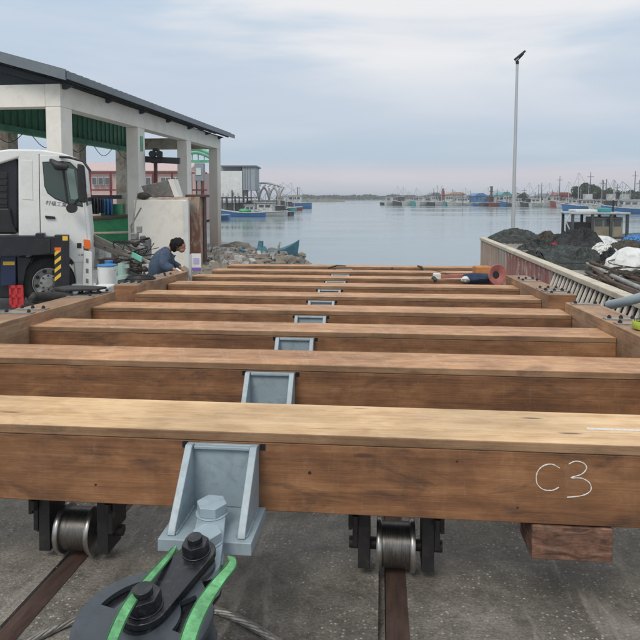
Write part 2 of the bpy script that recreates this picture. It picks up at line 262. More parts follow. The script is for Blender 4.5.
# ---------------------------------------------------------------- mesh builder
WM = {}                              # world matrix of every object made here
class MB:
    def __init__(s, T=None): s.v = []; s.f = []; s.T = T or Matrix.Identity(4)
    def add(s, vs, fs, M=None):
        M = s.T @ M if M else s.T; o = len(s.v)
        s.v += [M @ Vector(p) for p in vs]; s.f += [tuple(i+o for i in f) for f in fs]; return s
    def box(s, c, d, M=None, taper=(1,1)):
        x, y, z = (k/2 for k in d); tx, ty = taper
        vs = [(-x,-y,-z),(x,-y,-z),(x,y,-z),(-x,y,-z),(-x*tx,-y*ty,z),(x*tx,-y*ty,z),(x*tx,y*ty,z),(-x*tx,y*ty,z)]
        T = Matrix.Translation(c); T = T @ M if M else T
        return s.add(vs, [(3,2,1,0),(4,5,6,7),(0,1,5,4),(1,2,6,5),(2,3,7,6),(3,0,4,7)], T)
    def bb(s, a, b): return s.box([(p+q)/2 for p, q in zip(a, b)], [abs(q-p) for p, q in zip(a, b)])
    def cyl(s, p, q, r, r2=None, n=12, cap=True):
        p = Vector(p); q = Vector(q); r2 = r if r2 is None else r2; d = q-p
        rot = d.to_track_quat('Z', 'Y').to_matrix().to_4x4(); T = Matrix.Translation(p) @ rot; h = d.length
        vs = [(r*math.cos(2*PI*k/n), r*math.sin(2*PI*k/n), 0) for k in range(n)] + [(r2*math.cos(2*PI*k/n), r2*math.sin(2*PI*k/n), h) for k in range(n)]
        fs = [(k, (k+1) % n, n+(k+1) % n, n+k) for k in range(n)]
        if cap: fs += [tuple(reversed(range(n))), tuple(range(n, 2*n))]
        return s.add(vs, fs, T)
    def bar(s, p, q, w_, h_):
        p = Vector(p); q = Vector(q); d = q-p; rot = d.to_track_quat('X', 'Z').to_matrix().to_4x4()
        return s.box((0,0,0), (d.length, w_, h_), Matrix.Translation((p+q)/2) @ rot)
    def tube(s, pts, r, n=8):
        pts = [Vector(p) for p in pts]; vs = []; m = len(pts); up = None
        for i, p in enumerate(pts):
            d = (pts[min(i+1, m-1)]-pts[max(i-1, 0)]).normalized()
            if up is None: up = d.orthogonal().normalized()
            up = (up - d*up.dot(d)).normalized(); sd_ = d.cross(up)
            rr = r[i] if isinstance(r, (list, tuple)) else r
            vs += [p + (up*math.cos(2*PI*k/n)+sd_*math.sin(2*PI*k/n))*rr for k in range(n)]
        fs = [(i*n+k, i*n+(k+1) % n, (i+1)*n+(k+1) % n, (i+1)*n+k) for i in range(m-1) for k in range(n)]
        fs += [tuple(reversed(range(n))), tuple((m-1)*n+k for k in range(n))]
        return s.add(vs, fs)
    def prism(s, pts, axis, a, b):      # 2-D outline swept along an axis from a to b
        n = len(pts)
        def mk(u, v_, w_): return {'x': (w_, u, v_), 'y': (u, w_, v_), 'z': (u, v_, w_)}[axis]
        vs = [mk(u, v_, a) for u, v_ in pts] + [mk(u, v_, b) for u, v_ in pts]
        fs = [(k, (k+1) % n, n+(k+1) % n, n+k) for k in range(n)] + [tuple(reversed(range(n))), tuple(range(n, 2*n))]
        return s.add(vs, fs)
    def lathe(s, prof, M, n=24):
        m = len(prof); vs = [(r*math.cos(2*PI*k/n), r*math.sin(2*PI*k/n), z) for r, z in prof for k in range(n)]
        fs = [(i*n+k, i*n+(k+1) % n, (i+1)*n+(k+1) % n, (i+1)*n+k) for i in range(m-1) for k in range(n)]
        return s.add(vs, fs, M)
    def rock(s, c, r, seed, sq=(1,1,.7), sub=2, amp=.35, fr=1.3):
        b_ = bmesh.new(); bmesh.ops.create_icosphere(b_, subdivisions=sub, radius=1)
        vs = []
        for v in b_.verts:
            k = 1 + amp*noise.noise(v.co*fr + Vector((seed*3.1, seed*1.7, seed)))+amp*.4*noise.noise(v.co*fr*3+Vector((seed, 0, 0)))
            vs.append(Vector((v.co.x*sq[0]*k, v.co.y*sq[1]*k, v.co.z*sq[2]*k))*r + Vector(c))
        fs = [tuple(v.index for v in f.verts) for f in b_.faces]; b_.free(); return s.add(vs, fs)
    def build(s, name, mat, parent=None, label=None, cat=None, group=None, kind=None, bev=0, smooth=None, origin=None, seg=2):
        me = bpy.data.meshes.new(name)
        if parent is not None: inv = WM[parent].inverted(); W = WM[parent]; loc = None
        else:
            if origin is None:
                xs = [p.x for p in s.v]; ys = [p.y for p in s.v]; zs = [p.z for p in s.v]
                origin = ((min(xs)+max(xs))/2, (min(ys)+max(ys))/2, min(zs))
            W = Matrix.Translation(origin); inv = W.inverted()
        me.from_pydata([inv @ p for p in s.v], [], s.f)
        b_ = bmesh.new(); b_.from_mesh(me); bmesh.ops.recalc_face_normals(b_, faces=b_.faces); b_.to_mesh(me); b_.free()
        if mat: me.materials.append(mat)
        o = bpy.data.objects.new(name, me); COL.objects.link(o)
        if parent is not None: o.parent = parent
        else: o.location = origin
        WM[o] = W
        if smooth: 
            me.shade_smooth(); me.set_sharp_from_angle(angle=R(smooth))
        if bev:
            m = o.modifiers.new('b', 'BEVEL'); m.width = bev; m.segments = seg; m.limit_method = 'ANGLE'; m.angle_limit = R(35)
            m.harden_normals = True; me.shade_smooth()
        return tag(o, label, cat, group, kind)
def tag(o, label=None, cat=None, group=None, kind=None):
    if label: o['label'] = label
    if cat: o['category'] = cat
    if group: o['group'] = group
    if kind: o['kind'] = kind
    return o
def thing(name, label, cat, M=(0,0,0), rz=0, group=None):
    o = bpy.data.objects.new(name, None); COL.objects.link(o); o.empty_display_size = .1
    W = M.copy() if isinstance(M, Matrix) else Matrix.Translation(M) @ Matrix.Rotation(rz, 4, 'Z')
    o.matrix_world = W; o.location = W.translation; o.rotation_euler = W.to_euler(); WM[o] = W
    return tag(o, label, cat, group)
KIDS = {}
def copy_tree(o, M=None, parent=None, label=None):
    c = o.copy(); COL.objects.link(c)
    if parent is not None: c.parent = parent
    if M is not None: c.location = M.translation; c.rotation_euler = M.to_euler()
    if parent is None: WM[c] = M if M is not None else WM[o]
    else: WM[c] = WM[parent] @ (M if M is not None else Matrix.Identity(4))
    if label: c['label'] = label
    for ch in [x for x in COL.objects if x.parent == o and x != c]:
        copy_tree(ch, None, c)
    return c
def hexp(r, rot=0): return [(r*math.cos(rot+k*PI/3), r*math.sin(rot+k*PI/3)) for k in range(6)]
def text_mesh(s, body, size, M, name, mat, parent, ext=.001):
    cu = bpy.data.curves.new('t', 'FONT'); cu.body = body; cu.size = size; cu.extrude = ext; cu.align_x = 'CENTER'; cu.align_y = 'CENTER'; cu.resolution_u = 3
    to = bpy.data.objects.new('t', cu); COL.objects.link(to)
    me = bpy.data.meshes.new_from_object(to); bpy.data.objects.remove(to)
    mb = MB(); mb.add([tuple(v.co) for v in me.vertices], [tuple(p.vertices) for p in me.polygons], M)
    return mb.build(name, mat, parent)
# ================================================================ SETTING
STR = 'structure'
# water
mb = MB(); mb.add([(-3000,-60,0),(3000,-60,0),(3000,4500,0),(-3000,4500,0)], [(0,1,2,3)]); mb.build('water', M_WATER, kind=STR, label='calm grey blue harbour water')
mb = MB(); mb.add([(-3000,-60,-3),(3000,-60,-3),(3000,4500,-3),(-3000,4500,-3)], [(0,1,2,3)]); mb.build('seabed', M_SLIP, kind=STR)
# slipway concrete, one sheet with embedded rail grooves
RX = (-1.585, .085)
xs = [-3.75]; 
mb = MB(SL)
cuts = [-3.75, RX[0]-.072, RX[0]-.055, RX[0]+.045, RX[1]-.085, RX[1]-.055, RX[1]+.045, 3.0]
for i, (a, b) in enumerate(zip(cuts[:-1], cuts[1:])):
    groove = i in (1, 4)
    z = -.05 if groove else (0 if i not in (2, 5) else -.03)
    mb.add([(a,-4,z),(b,-4,z),(b,34,z),(a,34,z)], [(0,1,2,3)])
for x in cuts[1:-1]: mb.add([(x,-4,0),(x,-4,-.05),(x,34,-.05),(x,34,0)], [(0,1,2,3)])
slip = mb.build('slipway_pavement', M_SLIP, kind=STR, label='wet speckled concrete slipway sloping to the water')
for i, x in enumerate(RX):
    mb = MB(SL); mb.prism([(x-.05,-.028),(x+.05,-.028),(x+.05,.004),(x+.035,.010),(x-.035,.010),(x-.05,.004)], 'y', -3.8, 32)
    mb.build('rail', M_RUST, slip, smooth=40)
# left yard and shore
def slab(name, pts, top, bot, mat, label):
    mb = MB(); mb.prism(pts, 'z', bot, top); return mb.build(name, mat, kind=STR, label=label)
slab('yard_pavement', [(-3.76,-6),(-3.76,13.5),(-5.0,17),(-6.1,27.6),(-9,29),(-22,75),(-28,100),(-400,120),(-400,-6)], YARD, -2.5, M_YARD, 'pale concrete yard left of the slipway')
slab('right_quay', [(3.12,-2),(60,-2),(60,15),(24,17),(14,24.2),(3.12,19.6)], RQ, -2.5, M_QUAY, 'raised concrete quay behind the slatted wall')
# far land
FARM = concrete('far_ground', (.13,.13,.10), .1, (.07,.075,.05), 1, .1)
slab('left_shore', [tuple(gp(70,130,0))[:2], tuple(gp(262,110,0))[:2], tuple(gp(290,170,0))[:2], tuple(gp(296,300,0))[:2], tuple(gp(60,330,0))[:2]], .9, -2.5, FARM, 'low far shore on the left')
slab('right_shore', [tuple(gp(392,215,0))[:2], tuple(gp(470,185,0))[:2], tuple(gp(560,165,0))[:2], tuple(gp(700,135,0))[:2], tuple(gp(760,600,0))[:2], tuple(gp(392,640,0))[:2]], .9, -2.5, FARM, 'low far harbour shore on the right')
mb = MB()
def strip(x0, x1, d, h, wd, seed):
    n = 60; vs = []; fs = []
    for i in range(n+1):
        px = x0+(x1-x0)*i/n; p = gp(px, d, 0); hh = h*(.75+.5*noise.noise(Vector((i*.3, seed, 0)))) * min(1, 4*i/n, 4*(1-i/n)+.2)
        q = p + (p-CO).normalized()*wd; m_ = (p+q)/2
        vs += [(p.x,p.y,-1), (m_.x-(m_.x-p.x)*.5, m_.y-(m_.y-p.y)*.5, hh), (q.x,q.y,hh), (q.x+1,q.y+1,-1)]
    for i in range(n):
        for k in range(3): a = i*4+k; fs.append((a, a+4, a+5, a+1))
    mb.add(vs, fs)
strip(288, 345, 330, 2.2, 14, 1)
mb.build('breakwater', FARM, kind=STR, label='dark low breakwater across the harbour mouth')
mb = MB(); strip(300, 480, 560, 3.0, 40, 5); mb.build('far_hills', FARM, kind=STR, label='low distant coast on the horizon')
# bank left of slipway (rubble on a sloping bank into the water)
mb = MB(); n = 26; vs = []; fs = []
for i in range(n+1):
    for j in range(n+1):
        u = i/n; v = j/n; x = -8.0+u*4.9+v*.6; y = 13+v*13.5
        z = .62-.50*max(0, v-.35)-.50*max(0, u-.75)*2*v + .10*noise.noise(Vector((x*1.3, y*1.3, 0)))
        if v > .86: z -= (v-.86)*7
        if u > .93: z -= (u-.93)*9
        vs.append((x, y, z))
for i in range(n):
    for j in range(n): a = i*(n+1)+j; fs.append((a, a+n+1, a+n+2, a+1))
mb.add(vs, fs); mb.build('rubble_ground', M_QUAY, kind=STR, label='sloping dirt bank beside the slipway')
# ================================================================ CRADLES
B0, BS, BW, BTOP, BBOT = 2.973, 1.262, .47, .80, .43
BXL, BXR = -3.20, 1.98
F0 = 2.845       # the front beam stands a little proud of the even spacing
CRL = ['nearer timber cradle with pale front beam chalked C3', 'farther timber cradle whose last beams reach the waterline']
def root(y, lab): return thing('slipway_cradle', lab, 'slipway cradle', SL @ Matrix.Translation((-.7, y, 0)))
crad = [root(B0, CRL[0]), root(B0+4*BS, CRL[1])]
def bracket(parent, x, y, up=0, weld=False):
    b = MB(SL); zt = BTOP-.050; zb = BBOT-.040+up
    b.bb((x-.168, y-.022, zb), (x+.168, y-.001, zt-.004))
    b.bb((x-.20, y-.34, zb-.055), (x+.20, y-.003, zb-.001))
    br = b.build('bracket', M_STEEL, parent, bev=.004)
    for s in (-1, 1):
        g = MB(SL); xa = x+s*.168; xb = x+s*.134
        g.prism([(y-.020, zb+.001), (y-.020, zt), (y-.055, zt), (y-.30, zb+.03), (y-.315, zb+.001)], 'x', min(xa, xb), max(xa, xb)); g.build('gusset', M_STEEL, br, bev=.004)
    g = MB(SL); g.bb((x-.132, y-.045, zt-.022), (x+.132, y-.022, zt-.008)); g.build('top_lip', M_STEEL, br, bev=.003)
    for s in (-1, 1):
        g = MB(SL); g.bb((x+s*.185-.012, y-.006, zt-.03), (x+s*.185+.012, y+.0015, zt-.002)); g.build('black_strip', M_BLACKM, br)
    if weld:
        for s in (-1, 1):
            for q in (.132, .170):
                g = MB(SL); P = [Vector((x+s*q, y-.03-.27*k/14, zb+.003+.0015*(k % 2))) for k in range(15)]; g.tube(P, [.005+.0015*(k % 2) for k in range(15)], 6); g.build('weld_bead', M_STEEL, br, smooth=60)
    return br
def wheelset(parent, x, y):      # y = beam front; hangs below the beam at the rail
    yc = y+BW/2-.04; zc = .14; r = .13
    f = MB(SL)
    f.bb((x-.25, yc-(.21 if y == B0 else .13), BBOT-.042), (x+.25, yc+.13, BBOT-.002)); f.bb((x-.235, yc-.12, BBOT-.075), (x+.235, yc+.12, BBOT-.0455))
    hg = f.build('wheel_frame', M_UNDER, parent, bev=.003)
    for s in (-1, 1):
        for nm, xo, hw, d_, zb in (('hanger_plate', .158, .030, .085, .05), ('hanger_rib', .202, .013, .09, .16), ('hanger_rib', .226, .010, .10, .25)):
            g = MB(SL); g.bb((x+s*xo-hw, yc-d_, zb), (x+s*xo+hw, yc+d_, BBOT-.076)); g.build(nm, M_UNDER, hg, bev=.003)
        g = MB(SL); g.cyl((x+s*.20, yc-.110, BBOT-.10), (x+s*.20, yc-.110, BBOT-.15), .018, n=6); g.build('bolt', M_BOLT, hg)
    g = MB(SL); g.cyl((x-.235, yc, zc), (x+.235, yc, zc), .03, n=14); g.build('axle', M_BOLT, hg, smooth=40)
    Mx = Matrix.Translation((x, yc, zc)) @ Matrix.Rotation(PI/2, 4, 'Y')
    wh = MB(SL); wh.lathe([(.03,-.072),(.108,-.072),(.110,-.055),(.110,.055),(.108,.072),(.03,.072)], Mx, 40)
    wo_ = wh.build('wheel', M_WHEEL, parent, smooth=35)
    for s in (-1, 1):
        a, b = sorted((s*.070, s*.096)); g = MB(SL); g.lathe([(.03,a),(r-.004,a),(r,a+.006),(r,b-.006),(r-.004,b),(.03,b)], Mx, 40); g.build('flange', M_POLISH, wo_, smooth=35)
for n_ in range(9):
    par = crad[0] if n_ < 4 else crad[1]; y = B0+BS*n_ if n_ else F0
    dx = (0, .02, -.03, .015, 0, .03, -.02, .02, 0)[n_]
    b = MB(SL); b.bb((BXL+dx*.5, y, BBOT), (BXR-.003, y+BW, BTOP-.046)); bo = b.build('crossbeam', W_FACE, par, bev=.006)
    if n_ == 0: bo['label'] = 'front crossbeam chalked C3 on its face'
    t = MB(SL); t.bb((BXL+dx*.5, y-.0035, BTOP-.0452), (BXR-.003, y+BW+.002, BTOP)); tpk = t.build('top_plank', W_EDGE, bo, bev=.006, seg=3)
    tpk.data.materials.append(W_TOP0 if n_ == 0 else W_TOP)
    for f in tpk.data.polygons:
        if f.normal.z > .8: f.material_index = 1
    bracket(par, -.743 if n_ else -.725, y, .062 if n_ == 0 else 0, n_ == 0)
    if n_ in (0, 1, 3, 4, 6, 8):
        for x in RX: wheelset(par, x, y if n_ else B0)
# packing timber end showing under the front beam
b = MB(SL); b.bb((.685, F0-.004, BBOT-.160), (1.035, F0+.24, BBOT-.006)); b.build('packing_timber', W_RED, crad[0], bev=.006)
b = MB(SL); b.bb((.660, F0+.03, BBOT-.005), (1.05, F0+.4, BBOT-.0015)); b.build('black_strip', M_BLACKM, crad[0])  # thin black sheet standing in for the shadow line above the packing timber
def side_timber(par, x0, x1, y0, y1, ys):
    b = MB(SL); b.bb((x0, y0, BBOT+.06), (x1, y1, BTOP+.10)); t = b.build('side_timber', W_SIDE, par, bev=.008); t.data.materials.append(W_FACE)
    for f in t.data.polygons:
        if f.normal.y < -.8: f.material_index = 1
    for k, y in enumerate(ys):
        for dy in (.10, .36):
            if not (y0+.05 < y+dy < y1-.05): continue
            p = MB(SL); p.bb((x0+.02, y+dy-.045, BTOP+.101), (x1-.02, y+dy+.045, BTOP+.111)); p.build('bolt_plate', M_PLATE, t)
            for q in (.06, (x1-x0)-.06) if dy < .2 else (.06, (x1-x0)/2, (x1-x0)-.06):
                p = MB(SL); p.cyl((x0+q, y+dy, BTOP+.112), (x0+q, y+dy, BTOP+.13), .019, n=6); p.cyl((x0+q, y+dy, BTOP+.13), (x0+q, y+dy, BTOP+.14), .010, n=8); p.build('bolt', M_BOLT, t)
ys = [B0+BS*k for k in range(9)]
side_timber(crad[0], BXR, BXR+.32, 2.9, 7.02, ys[:4]); side_timber(crad[0], BXL-.34, BXL-.002, 2.9, 7.42, ys[:4]+[6.95])
side_timber(crad[1], BXR, BXR+.32, 7.72, 10.3, [y-.02 for y in ys[4:]]+[7.7]); side_timber(crad[1], BXL-.32, BXL-.002, 8.1, 10.35, ys[4:]+[7.95])
for x, z in ((-2.3,.60),(-1.35,.52),(-.32,.62),(.35,.70),(1.18,.70),(1.16,.50),(.62,.50),(-1.9,.74)):
    mb = MB(SL); mb.cyl((x, F0-.0012, z), (x, F0+.002, z), random.uniform(.005,.010), n=10); mb.build('bolt_plug', M_BOLT, crad[0])
# chalk writing on the front beam
def chalk(pts, r=.0026):
    P = [aty(px, py, F0-.0) for px, py in pts]
    out = []
    for i in range(len(P)-1):
        p0 = P[max(i-1, 0)]; p1 = P[i]; p2 = P[i+1]; p3 = P[min(i+2, len(P)-1)]
        for k in range(6):
            t_ = k/6; out.append(.5*((2*p1)+(p2-p0)*t_+(2*p0-5*p1+4*p2-p3)*t_*t_+(3*p1-p0-3*p2+p3)*t_**3))
    out.append(P[-1]); mb = MB(); 
    inv = SL.inverted(); res = []
    for p in out: q = inv @ p; q.y = F0-.0005; res.append(SL @ q)
    mb.tube(res, [r*(.7+.6*random.random()) for _ in res], 5); mb.build('chalk_mark', M_CHALK, crad[0])
chalk([(561,470),(553,466),(544,468),(538,475),(538,485),(544,491),(553,492),(560,489)])
chalk([(570,466),(577,463),(585,465),(588,470),(583,476),(572,479.5),(583,480),(591,485),(592,492),(584,497),(568,499)])
mb = MB(SL); mb.bb((.98, F0+.20, BTOP+.0005), (1.33, F0+.225, BTOP+.0022)); mb.build('chalk_mark', M_CHALK, crad[0])
# ================================================================ coupling, pulley block, strap, rope
X0 = -.718; LZ = BBOT+.03
cp_ = thing('pin_link', 'pale blue grey steel link with two large hex bolts on the front bracket', 'steel link', SL @ Matrix.Translation((X0, F0-.25, BBOT)))
A = atz(197, 558, 1.13)

C = atz(143, 616, 1.085); Bp = C
l0 = SL @ Vector((X0-.01, F0-.20, BBOT+.050))
def oriented(p, q, up=Vector((0,0,1))):      # frame at p, x towards q
    x = (q-p).normalized(); y = up.cross(x).normalized(); z = x.cross(y); M = Matrix((x, y, z)).transposed().to_4x4(); M.translation = p; return M
T1 = oriented(l0, Vector((A.x+.02, A.y+.03, l0.z-.02))); len1 = (Vector((A.x+.02, A.y+.03, l0.z-.02))-l0).length
def stad(L_, r, n=10, r2=None, x0=0):
    r2 = r if r2 is None else r2; th = math.asin((r-r2)/L_) if L_ > 0 else 0
    p = [(x0+r*math.cos(a), r*math.sin(a)) for a in [PI/2-th+(PI+2*th)*k/n for k in range(n+1)]]
    p += [(x0+L_+r2*math.cos(a), r2*math.sin(a)) for a in [-PI/2-th+(PI-2*th+4*th*0)*k/n for k in range(n+1)]] if False else [(x0+L_+r2*math.cos(a), r2*math.sin(a)) for a in [-(PI/2+th)+(PI+2*th)*k/n for k in range(n+1)]]
    return p
for z0 in (.0, -.085):
    m_ = MB(T1); m_.prism(stad(len1+.02, .062), 'z', z0, z0+.028); m_.build('link_plate', M_STEEL, cp_, bev=.004)
def hexbolt(M, x, y, z, r, h, mat, par, nm='hex_bolt', washer=True, stem=True):
    m_ = MB(M)
    m_.prism([(x+a, y+b) for a, b in hexp(r, .3)], 'z', z+.006, z+h)
    if washer: m_.cyl((x, y, z), (x, y, z+.006), r*1.05, n=20)
    o = m_.build(nm, mat, par, bev=.004)
    if stem:
        m_ = MB(M); m_.cyl((x, y, z+h), (x, y, z+h+.022), r*.55, n=16); m_.build('bolt_thread', mat, o, bev=.002)
hexbolt(T1, .0, 0, .028, .068, .05, M_STEEL, cp_, stem=False)
hexbolt(T1, len1*.62, 0, .028, .060, .045, M_STEEL, cp_, stem=False)
# pulley block
U = A-C; U.normalize()
T2 = oriented(C, A); LCA = (A-C).length; LCB = .015
pb = thing('pulley_block', 'black steel pulley block with two hex nuts below the front bracket', 'pulley block', T2 @ Matrix.Translation((0, 0, -.14)))
def plate(M, outline, holes, z0, z1):
    b_ = bmesh.new(); edges = []
    for loop in [outline]+holes:
        v = [b_.verts.new((x, y, z0)) for x, y in loop]
        edges += [b_.edges.new((v[i], v[(i+1) % len(v)])) for i in range(len(v))]
    bmesh.ops.triangle_fill(b_, use_beauty=True, use_dissolve=False, edges=edges)
    r = bmesh.ops.extrude_face_region(b_, geom=list(b_.faces)); 
    for g in r['geom']:
        if isinstance(g, bmesh.types.BMVert): g.co.z = z1
    b_.verts.index_update(); m_ = MB(M); m_.add([tuple(v.co) for v in b_.verts], [tuple(v.index for v in f.verts) for f in b_.faces]); b_.free(); return m_
def arcslot(r0, r1, a0, a1, n=9):
    o = [(r1*math.cos(a0+(a1-a0)*k/n), r1*math.sin(a0+(a1-a0)*k/n)) for k in range(n+1)]
    return o + [(r0*math.cos(a1-(a1-a0)*k/n), r0*math.sin(a1-(a1-a0)*k/n)) for k in range(n+1)]
RC = .238
hull = stad(LCA-.03, RC, 22, .085)
slots = [arcslot(.125, .185, R(34), R(92)), arcslot(.125, .185, R(-92), R(-34))]
for z0, z1 in ((-.028, -.008), (-.125, -.105)):
    m_ = plate(T2, hull, slots, z0, z1); m_.build('cheek_plate', M_CHEEK, pb, bev=.003)
m_ = MB(T2); m_.lathe([(.03,-.032),(.20,-.032),(.205,-.045),(.165,-.067),(.205,-.088),(.20,-.101),(.03,-.101)], Matrix.Identity(4), 44); m_.build('sheave', M_BLACKM, pb, smooth=40)
m_ = MB(T2); arm = stad(LCA-LCB+.005, .082, 14, .070, x0=LCB); m_.prism(arm, 'z', .0, .026); m_.build('link_arm', M_BLACKM, pb, bev=.004)
m_ = MB(T2); m_.prism(stad(LCA-LCB+.01, .078, 14, .072, x0=LCB), 'z', -.17, -.145); m_.build('link_arm', M_BLACKM, pb, bev=.004)
hexbolt(T2, LCA, 0, .026, .052, .045, M_BLACKM, pb, 'hex_nut'); hexbolt(T2, LCB, 0, .026, .060, .050, M_BLACKM, pb, 'hex_nut')
m_ = MB(T2); m_.cyl((LCA, 0, -.2), (LCA, 0, .0), .03, n=16); m_.build('pin', M_BLACKM, pb, smooth=40)
m_ = MB(T2); m_.lathe([(.075,-.008),(.075,-.001),(.045,-.001)], Matrix.Identity(4), 24); m_.cyl((0,0,-.13),(0,0,-.0015),.045,n=20); m_.build('sheave_pin', M_BLACKM, pb, smooth=40)
# green webbing strap, two runs
def ribbon(pts, w_, th, side):
    mb = MB(); vs = []; n = len(pts)
    for i, p in enumerate(pts):
        ww = w_[i] if isinstance(w_, list) else w_
        s_ = side[i] if isinstance(side, list) else side; s_ = s_.normalized(); d = (pts[min(i+1, n-1)]-pts[max(i-1, 0)]).normalized(); nn = d.cross(s_).normalized()
        vs += [p-s_*ww/2+nn*th/2, p+s_*ww/2+nn*th/2, p+s_*ww/2-nn*th/2, p-s_*ww/2-nn*th/2]
    fs = [(0,1,2,3), tuple((n-1)*4+k for k in (3,2,1,0))]
    for i in range(n-1):
        for k in range(4): a = i*4+k; b = i*4+(k+1) % 4; fs.append((a, b, b+4, a+4))
    mb.add(vs, fs); return mb
def bindings(P, W_, side):
    for sg_ in (-1, 1):
        Q = [p+side.normalized()*sg_*w_*.5 for p, w_ in zip(P, W_)]
        m_ = MB(); m_.tube(Q, .0042, 5); m_.build('strap_edge', M_STRAPD, st, smooth=60)
def smooth_pts(P, k=6):
    out = []
    for i in range(len(P)-1):
        p0 = P[max(i-1, 0)]; p1 = P[i]; p2 = P[i+1]; p3 = P[min(i+2, len(P)-1)]
        for j in range(k):
            t_ = j/k; out.append(.5*((2*p1)+(p2-p0)*t_+(2*p0-5*p1+4*p2-p3)*t_*t_+(3*p1-p0-3*p2+p3)*t_**3))
    out.append(P[-1]); return out
st = thing('webbing_strap', 'bright green webbing strap looped over the black pulley block', 'strap', (A.x, A.y, 1.0))
side = Vector((.86, .3, -.42))
ST_ = []
P = smooth_pts([atz(231,557,1.13), atz(232,565,1.16), atz(219,581,1.165), atz(202,606,1.16), atz(188,640,1.155), atz(176,700,1.14)])
m_ = ribbon(P, [.028]*3+[.028+.017*min(1, k/14) for k in range(len(P)-3)], .006, Vector((.95,.1,-.25))); m_.build('strap_run', M_STRAP, st, smooth=50); bindings(P[4:], ([.028]*3+[.028+.017*min(1, k/14) for k in range(len(P)-3)])[4:], Vector((.95,.1,-.25)))
P = smooth_pts([atz(174,549,1.13), atz(168,557,1.155), atz(148,580,1.16), atz(128,606,1.165), atz(112,640,1.16), atz(92,700,1.14)])
m_ = ribbon(P, [.014+.018*min(1, k/18) for k in range(len(P))], .006, Vector((.9,.2,-.4))); m_.build('strap_run', M_STRAP, st, smooth=50); bindings(P, [.014+.018*min(1, k/18) for k in range(len(P))], Vector((.9,.2,-.4)))
P = smooth_pts([atz(230,560,1.12), atz(224,567,1.07), atz(205,572,1.02), atz(185,566,1.05), atz(174,549,1.13)])
m_ = ribbon(P, .03, .005, Vector((.2,.9,.3))); m_.build('strap_loop', M_STRAP, st, smooth=50)
# wire rope on the concrete
def wire_rope(P, r, label):
    P = smooth_pts(P, 14); t_ = thing('wire_rope', label, 'wire rope', P[0]); ns = 6
    for k in range(ns):
        pts = []; up = Vector((0,0,1)); acc = 0
        for i, p in enumerate(P):
            d = (P[min(i+1, len(P)-1)]-P[max(i-1, 0)]).normalized(); s_ = d.cross(up).normalized(); u2 = s_.cross(d)
            if i: acc += (P[i]-P[i-1]).length
            a = acc/(r*6.5)*1.0*PI/1.6 + 2*PI*k/ns
            pts.append(p + (s_*math.cos(a)+u2*math.sin(a))*r*.62)
        m_ = MB(); m_.tube(pts, r*.40, 6); m_.build('strand', M_ROPE, t_, smooth=60)
def gsl(px, py, up):
    r = ray(px, py); nrm = SL.to_3x3() @ Vector((0,0,1)); p0 = SL @ Vector((0,0,up)); return CO + r*((p0-CO).dot(nrm)/r.dot(nrm))
wire_rope([gsl(-20,662,.02), gsl(15,648,.02), gsl(45,633,.02), gsl(78,619,.02), gsl(140,606,.02), gsl(200,607,.02), gsl(232,616,.02), gsl(262,632,.02), gsl(290,652,.02), gsl(330,690,.02)], .018, 'twisted grey wire rope curving over the wet concrete under the pulley')
# loose pebbles
mb = MB()
for k in range(240):
    x = random.uniform(-3, 2.6); y = random.uniform(2.2, 5); p = SL @ Vector((x, y, .001)); mb.rock(p, random.uniform(.002, .007), k, sub=1)
mb.build('gravel', M_ROCK, kind='stuff', label='tiny stone chips scattered on the wet concrete', cat='gravel')
# ================================================================ RIGHT WALL
WX = 2.98
wr = thing('slatted_wall', 'long low wall with cream cap, peeling red paint and open cream slats right of the slipway', 'wall', (WX, 12, 0))
WT = 1.30; Y1, Y0_, YS = 19.5, 2.0, 11.4
mb = MB(); mb.bb((WX-.03, Y0_, WT-.085), (WX+.15, Y1, WT)); mb.build('cap', M_CAP, wr, bev=.015)
mb = MB(); mb.bb((WX, YS+5.0, -.6), (WX+.14, Y1-.02, WT-.092)); mb.build('wall_panel', M_CREAMW, wr)
mb = MB(); mb.bb((WX-.006, YS+4.1, -.6), (WX+.14, YS+4.998, WT-.092)); mb.build('wall_panel', M_GREYW, wr)
mb = MB(); mb.bb((WX+.002, YS, -.6), (WX+.14, YS+4.098, WT-.092)); mb.build('wall_panel', M_REDW, wr)
mb = MB(); mb.bb((WX+.06, Y0_, -.6), (WX+.14, YS-.002, WT-.092)); mb.build('shade_panel', M_DARKR, wr)  # near-black sheet painted as the shade behind the open slats
for k in range(22):      # upright ribs on the solid half
    y = YS+.15+k*.36
    if y > Y1-.1: break
    mb = MB(); mb.box((WX-.012, y, .55), (.035, .055, 1.28)); mb.build('rib', M_REDW if y < YS+4.1 else M_CREAMW, wr, bev=.006)
k = 0; y = YS-.12
while y > Y0_+.2:
    mb = MB(); mb.bar((WX+.03, y, WT-.095), (WX-.24, y, WT-.80), .065, .03); mb.build('slat', M_SLAT, wr, bev=.004); y -= .19
mb = MB(); mb.bb((WX-.34, Y0_, .38), (WX-.22, YS, .50)); mb.build('bottom_rail', M_CAP, wr)
mb = MB(); mb.tube([Vector((WX+.35, 5.2, WT-.02)), Vector((WX+.1, 6.6, WT+.04)), Vector((WX-.25, 7.65, WT-.10)), Vector((WX-.52, 7.9, WT-.2))], .065, 16)
mb = MB(); mb.tube(smooth_pts([aty(700,279,6.6), aty(655,293,7.0), aty(628,301,7.2), aty(609,305,7.5)], 4), .052, 16)
mb.build('grey_pipe', M_PIPE, smooth=50, label='smooth grey plastic pipe leaning over the slatted wall', cat='pipe')
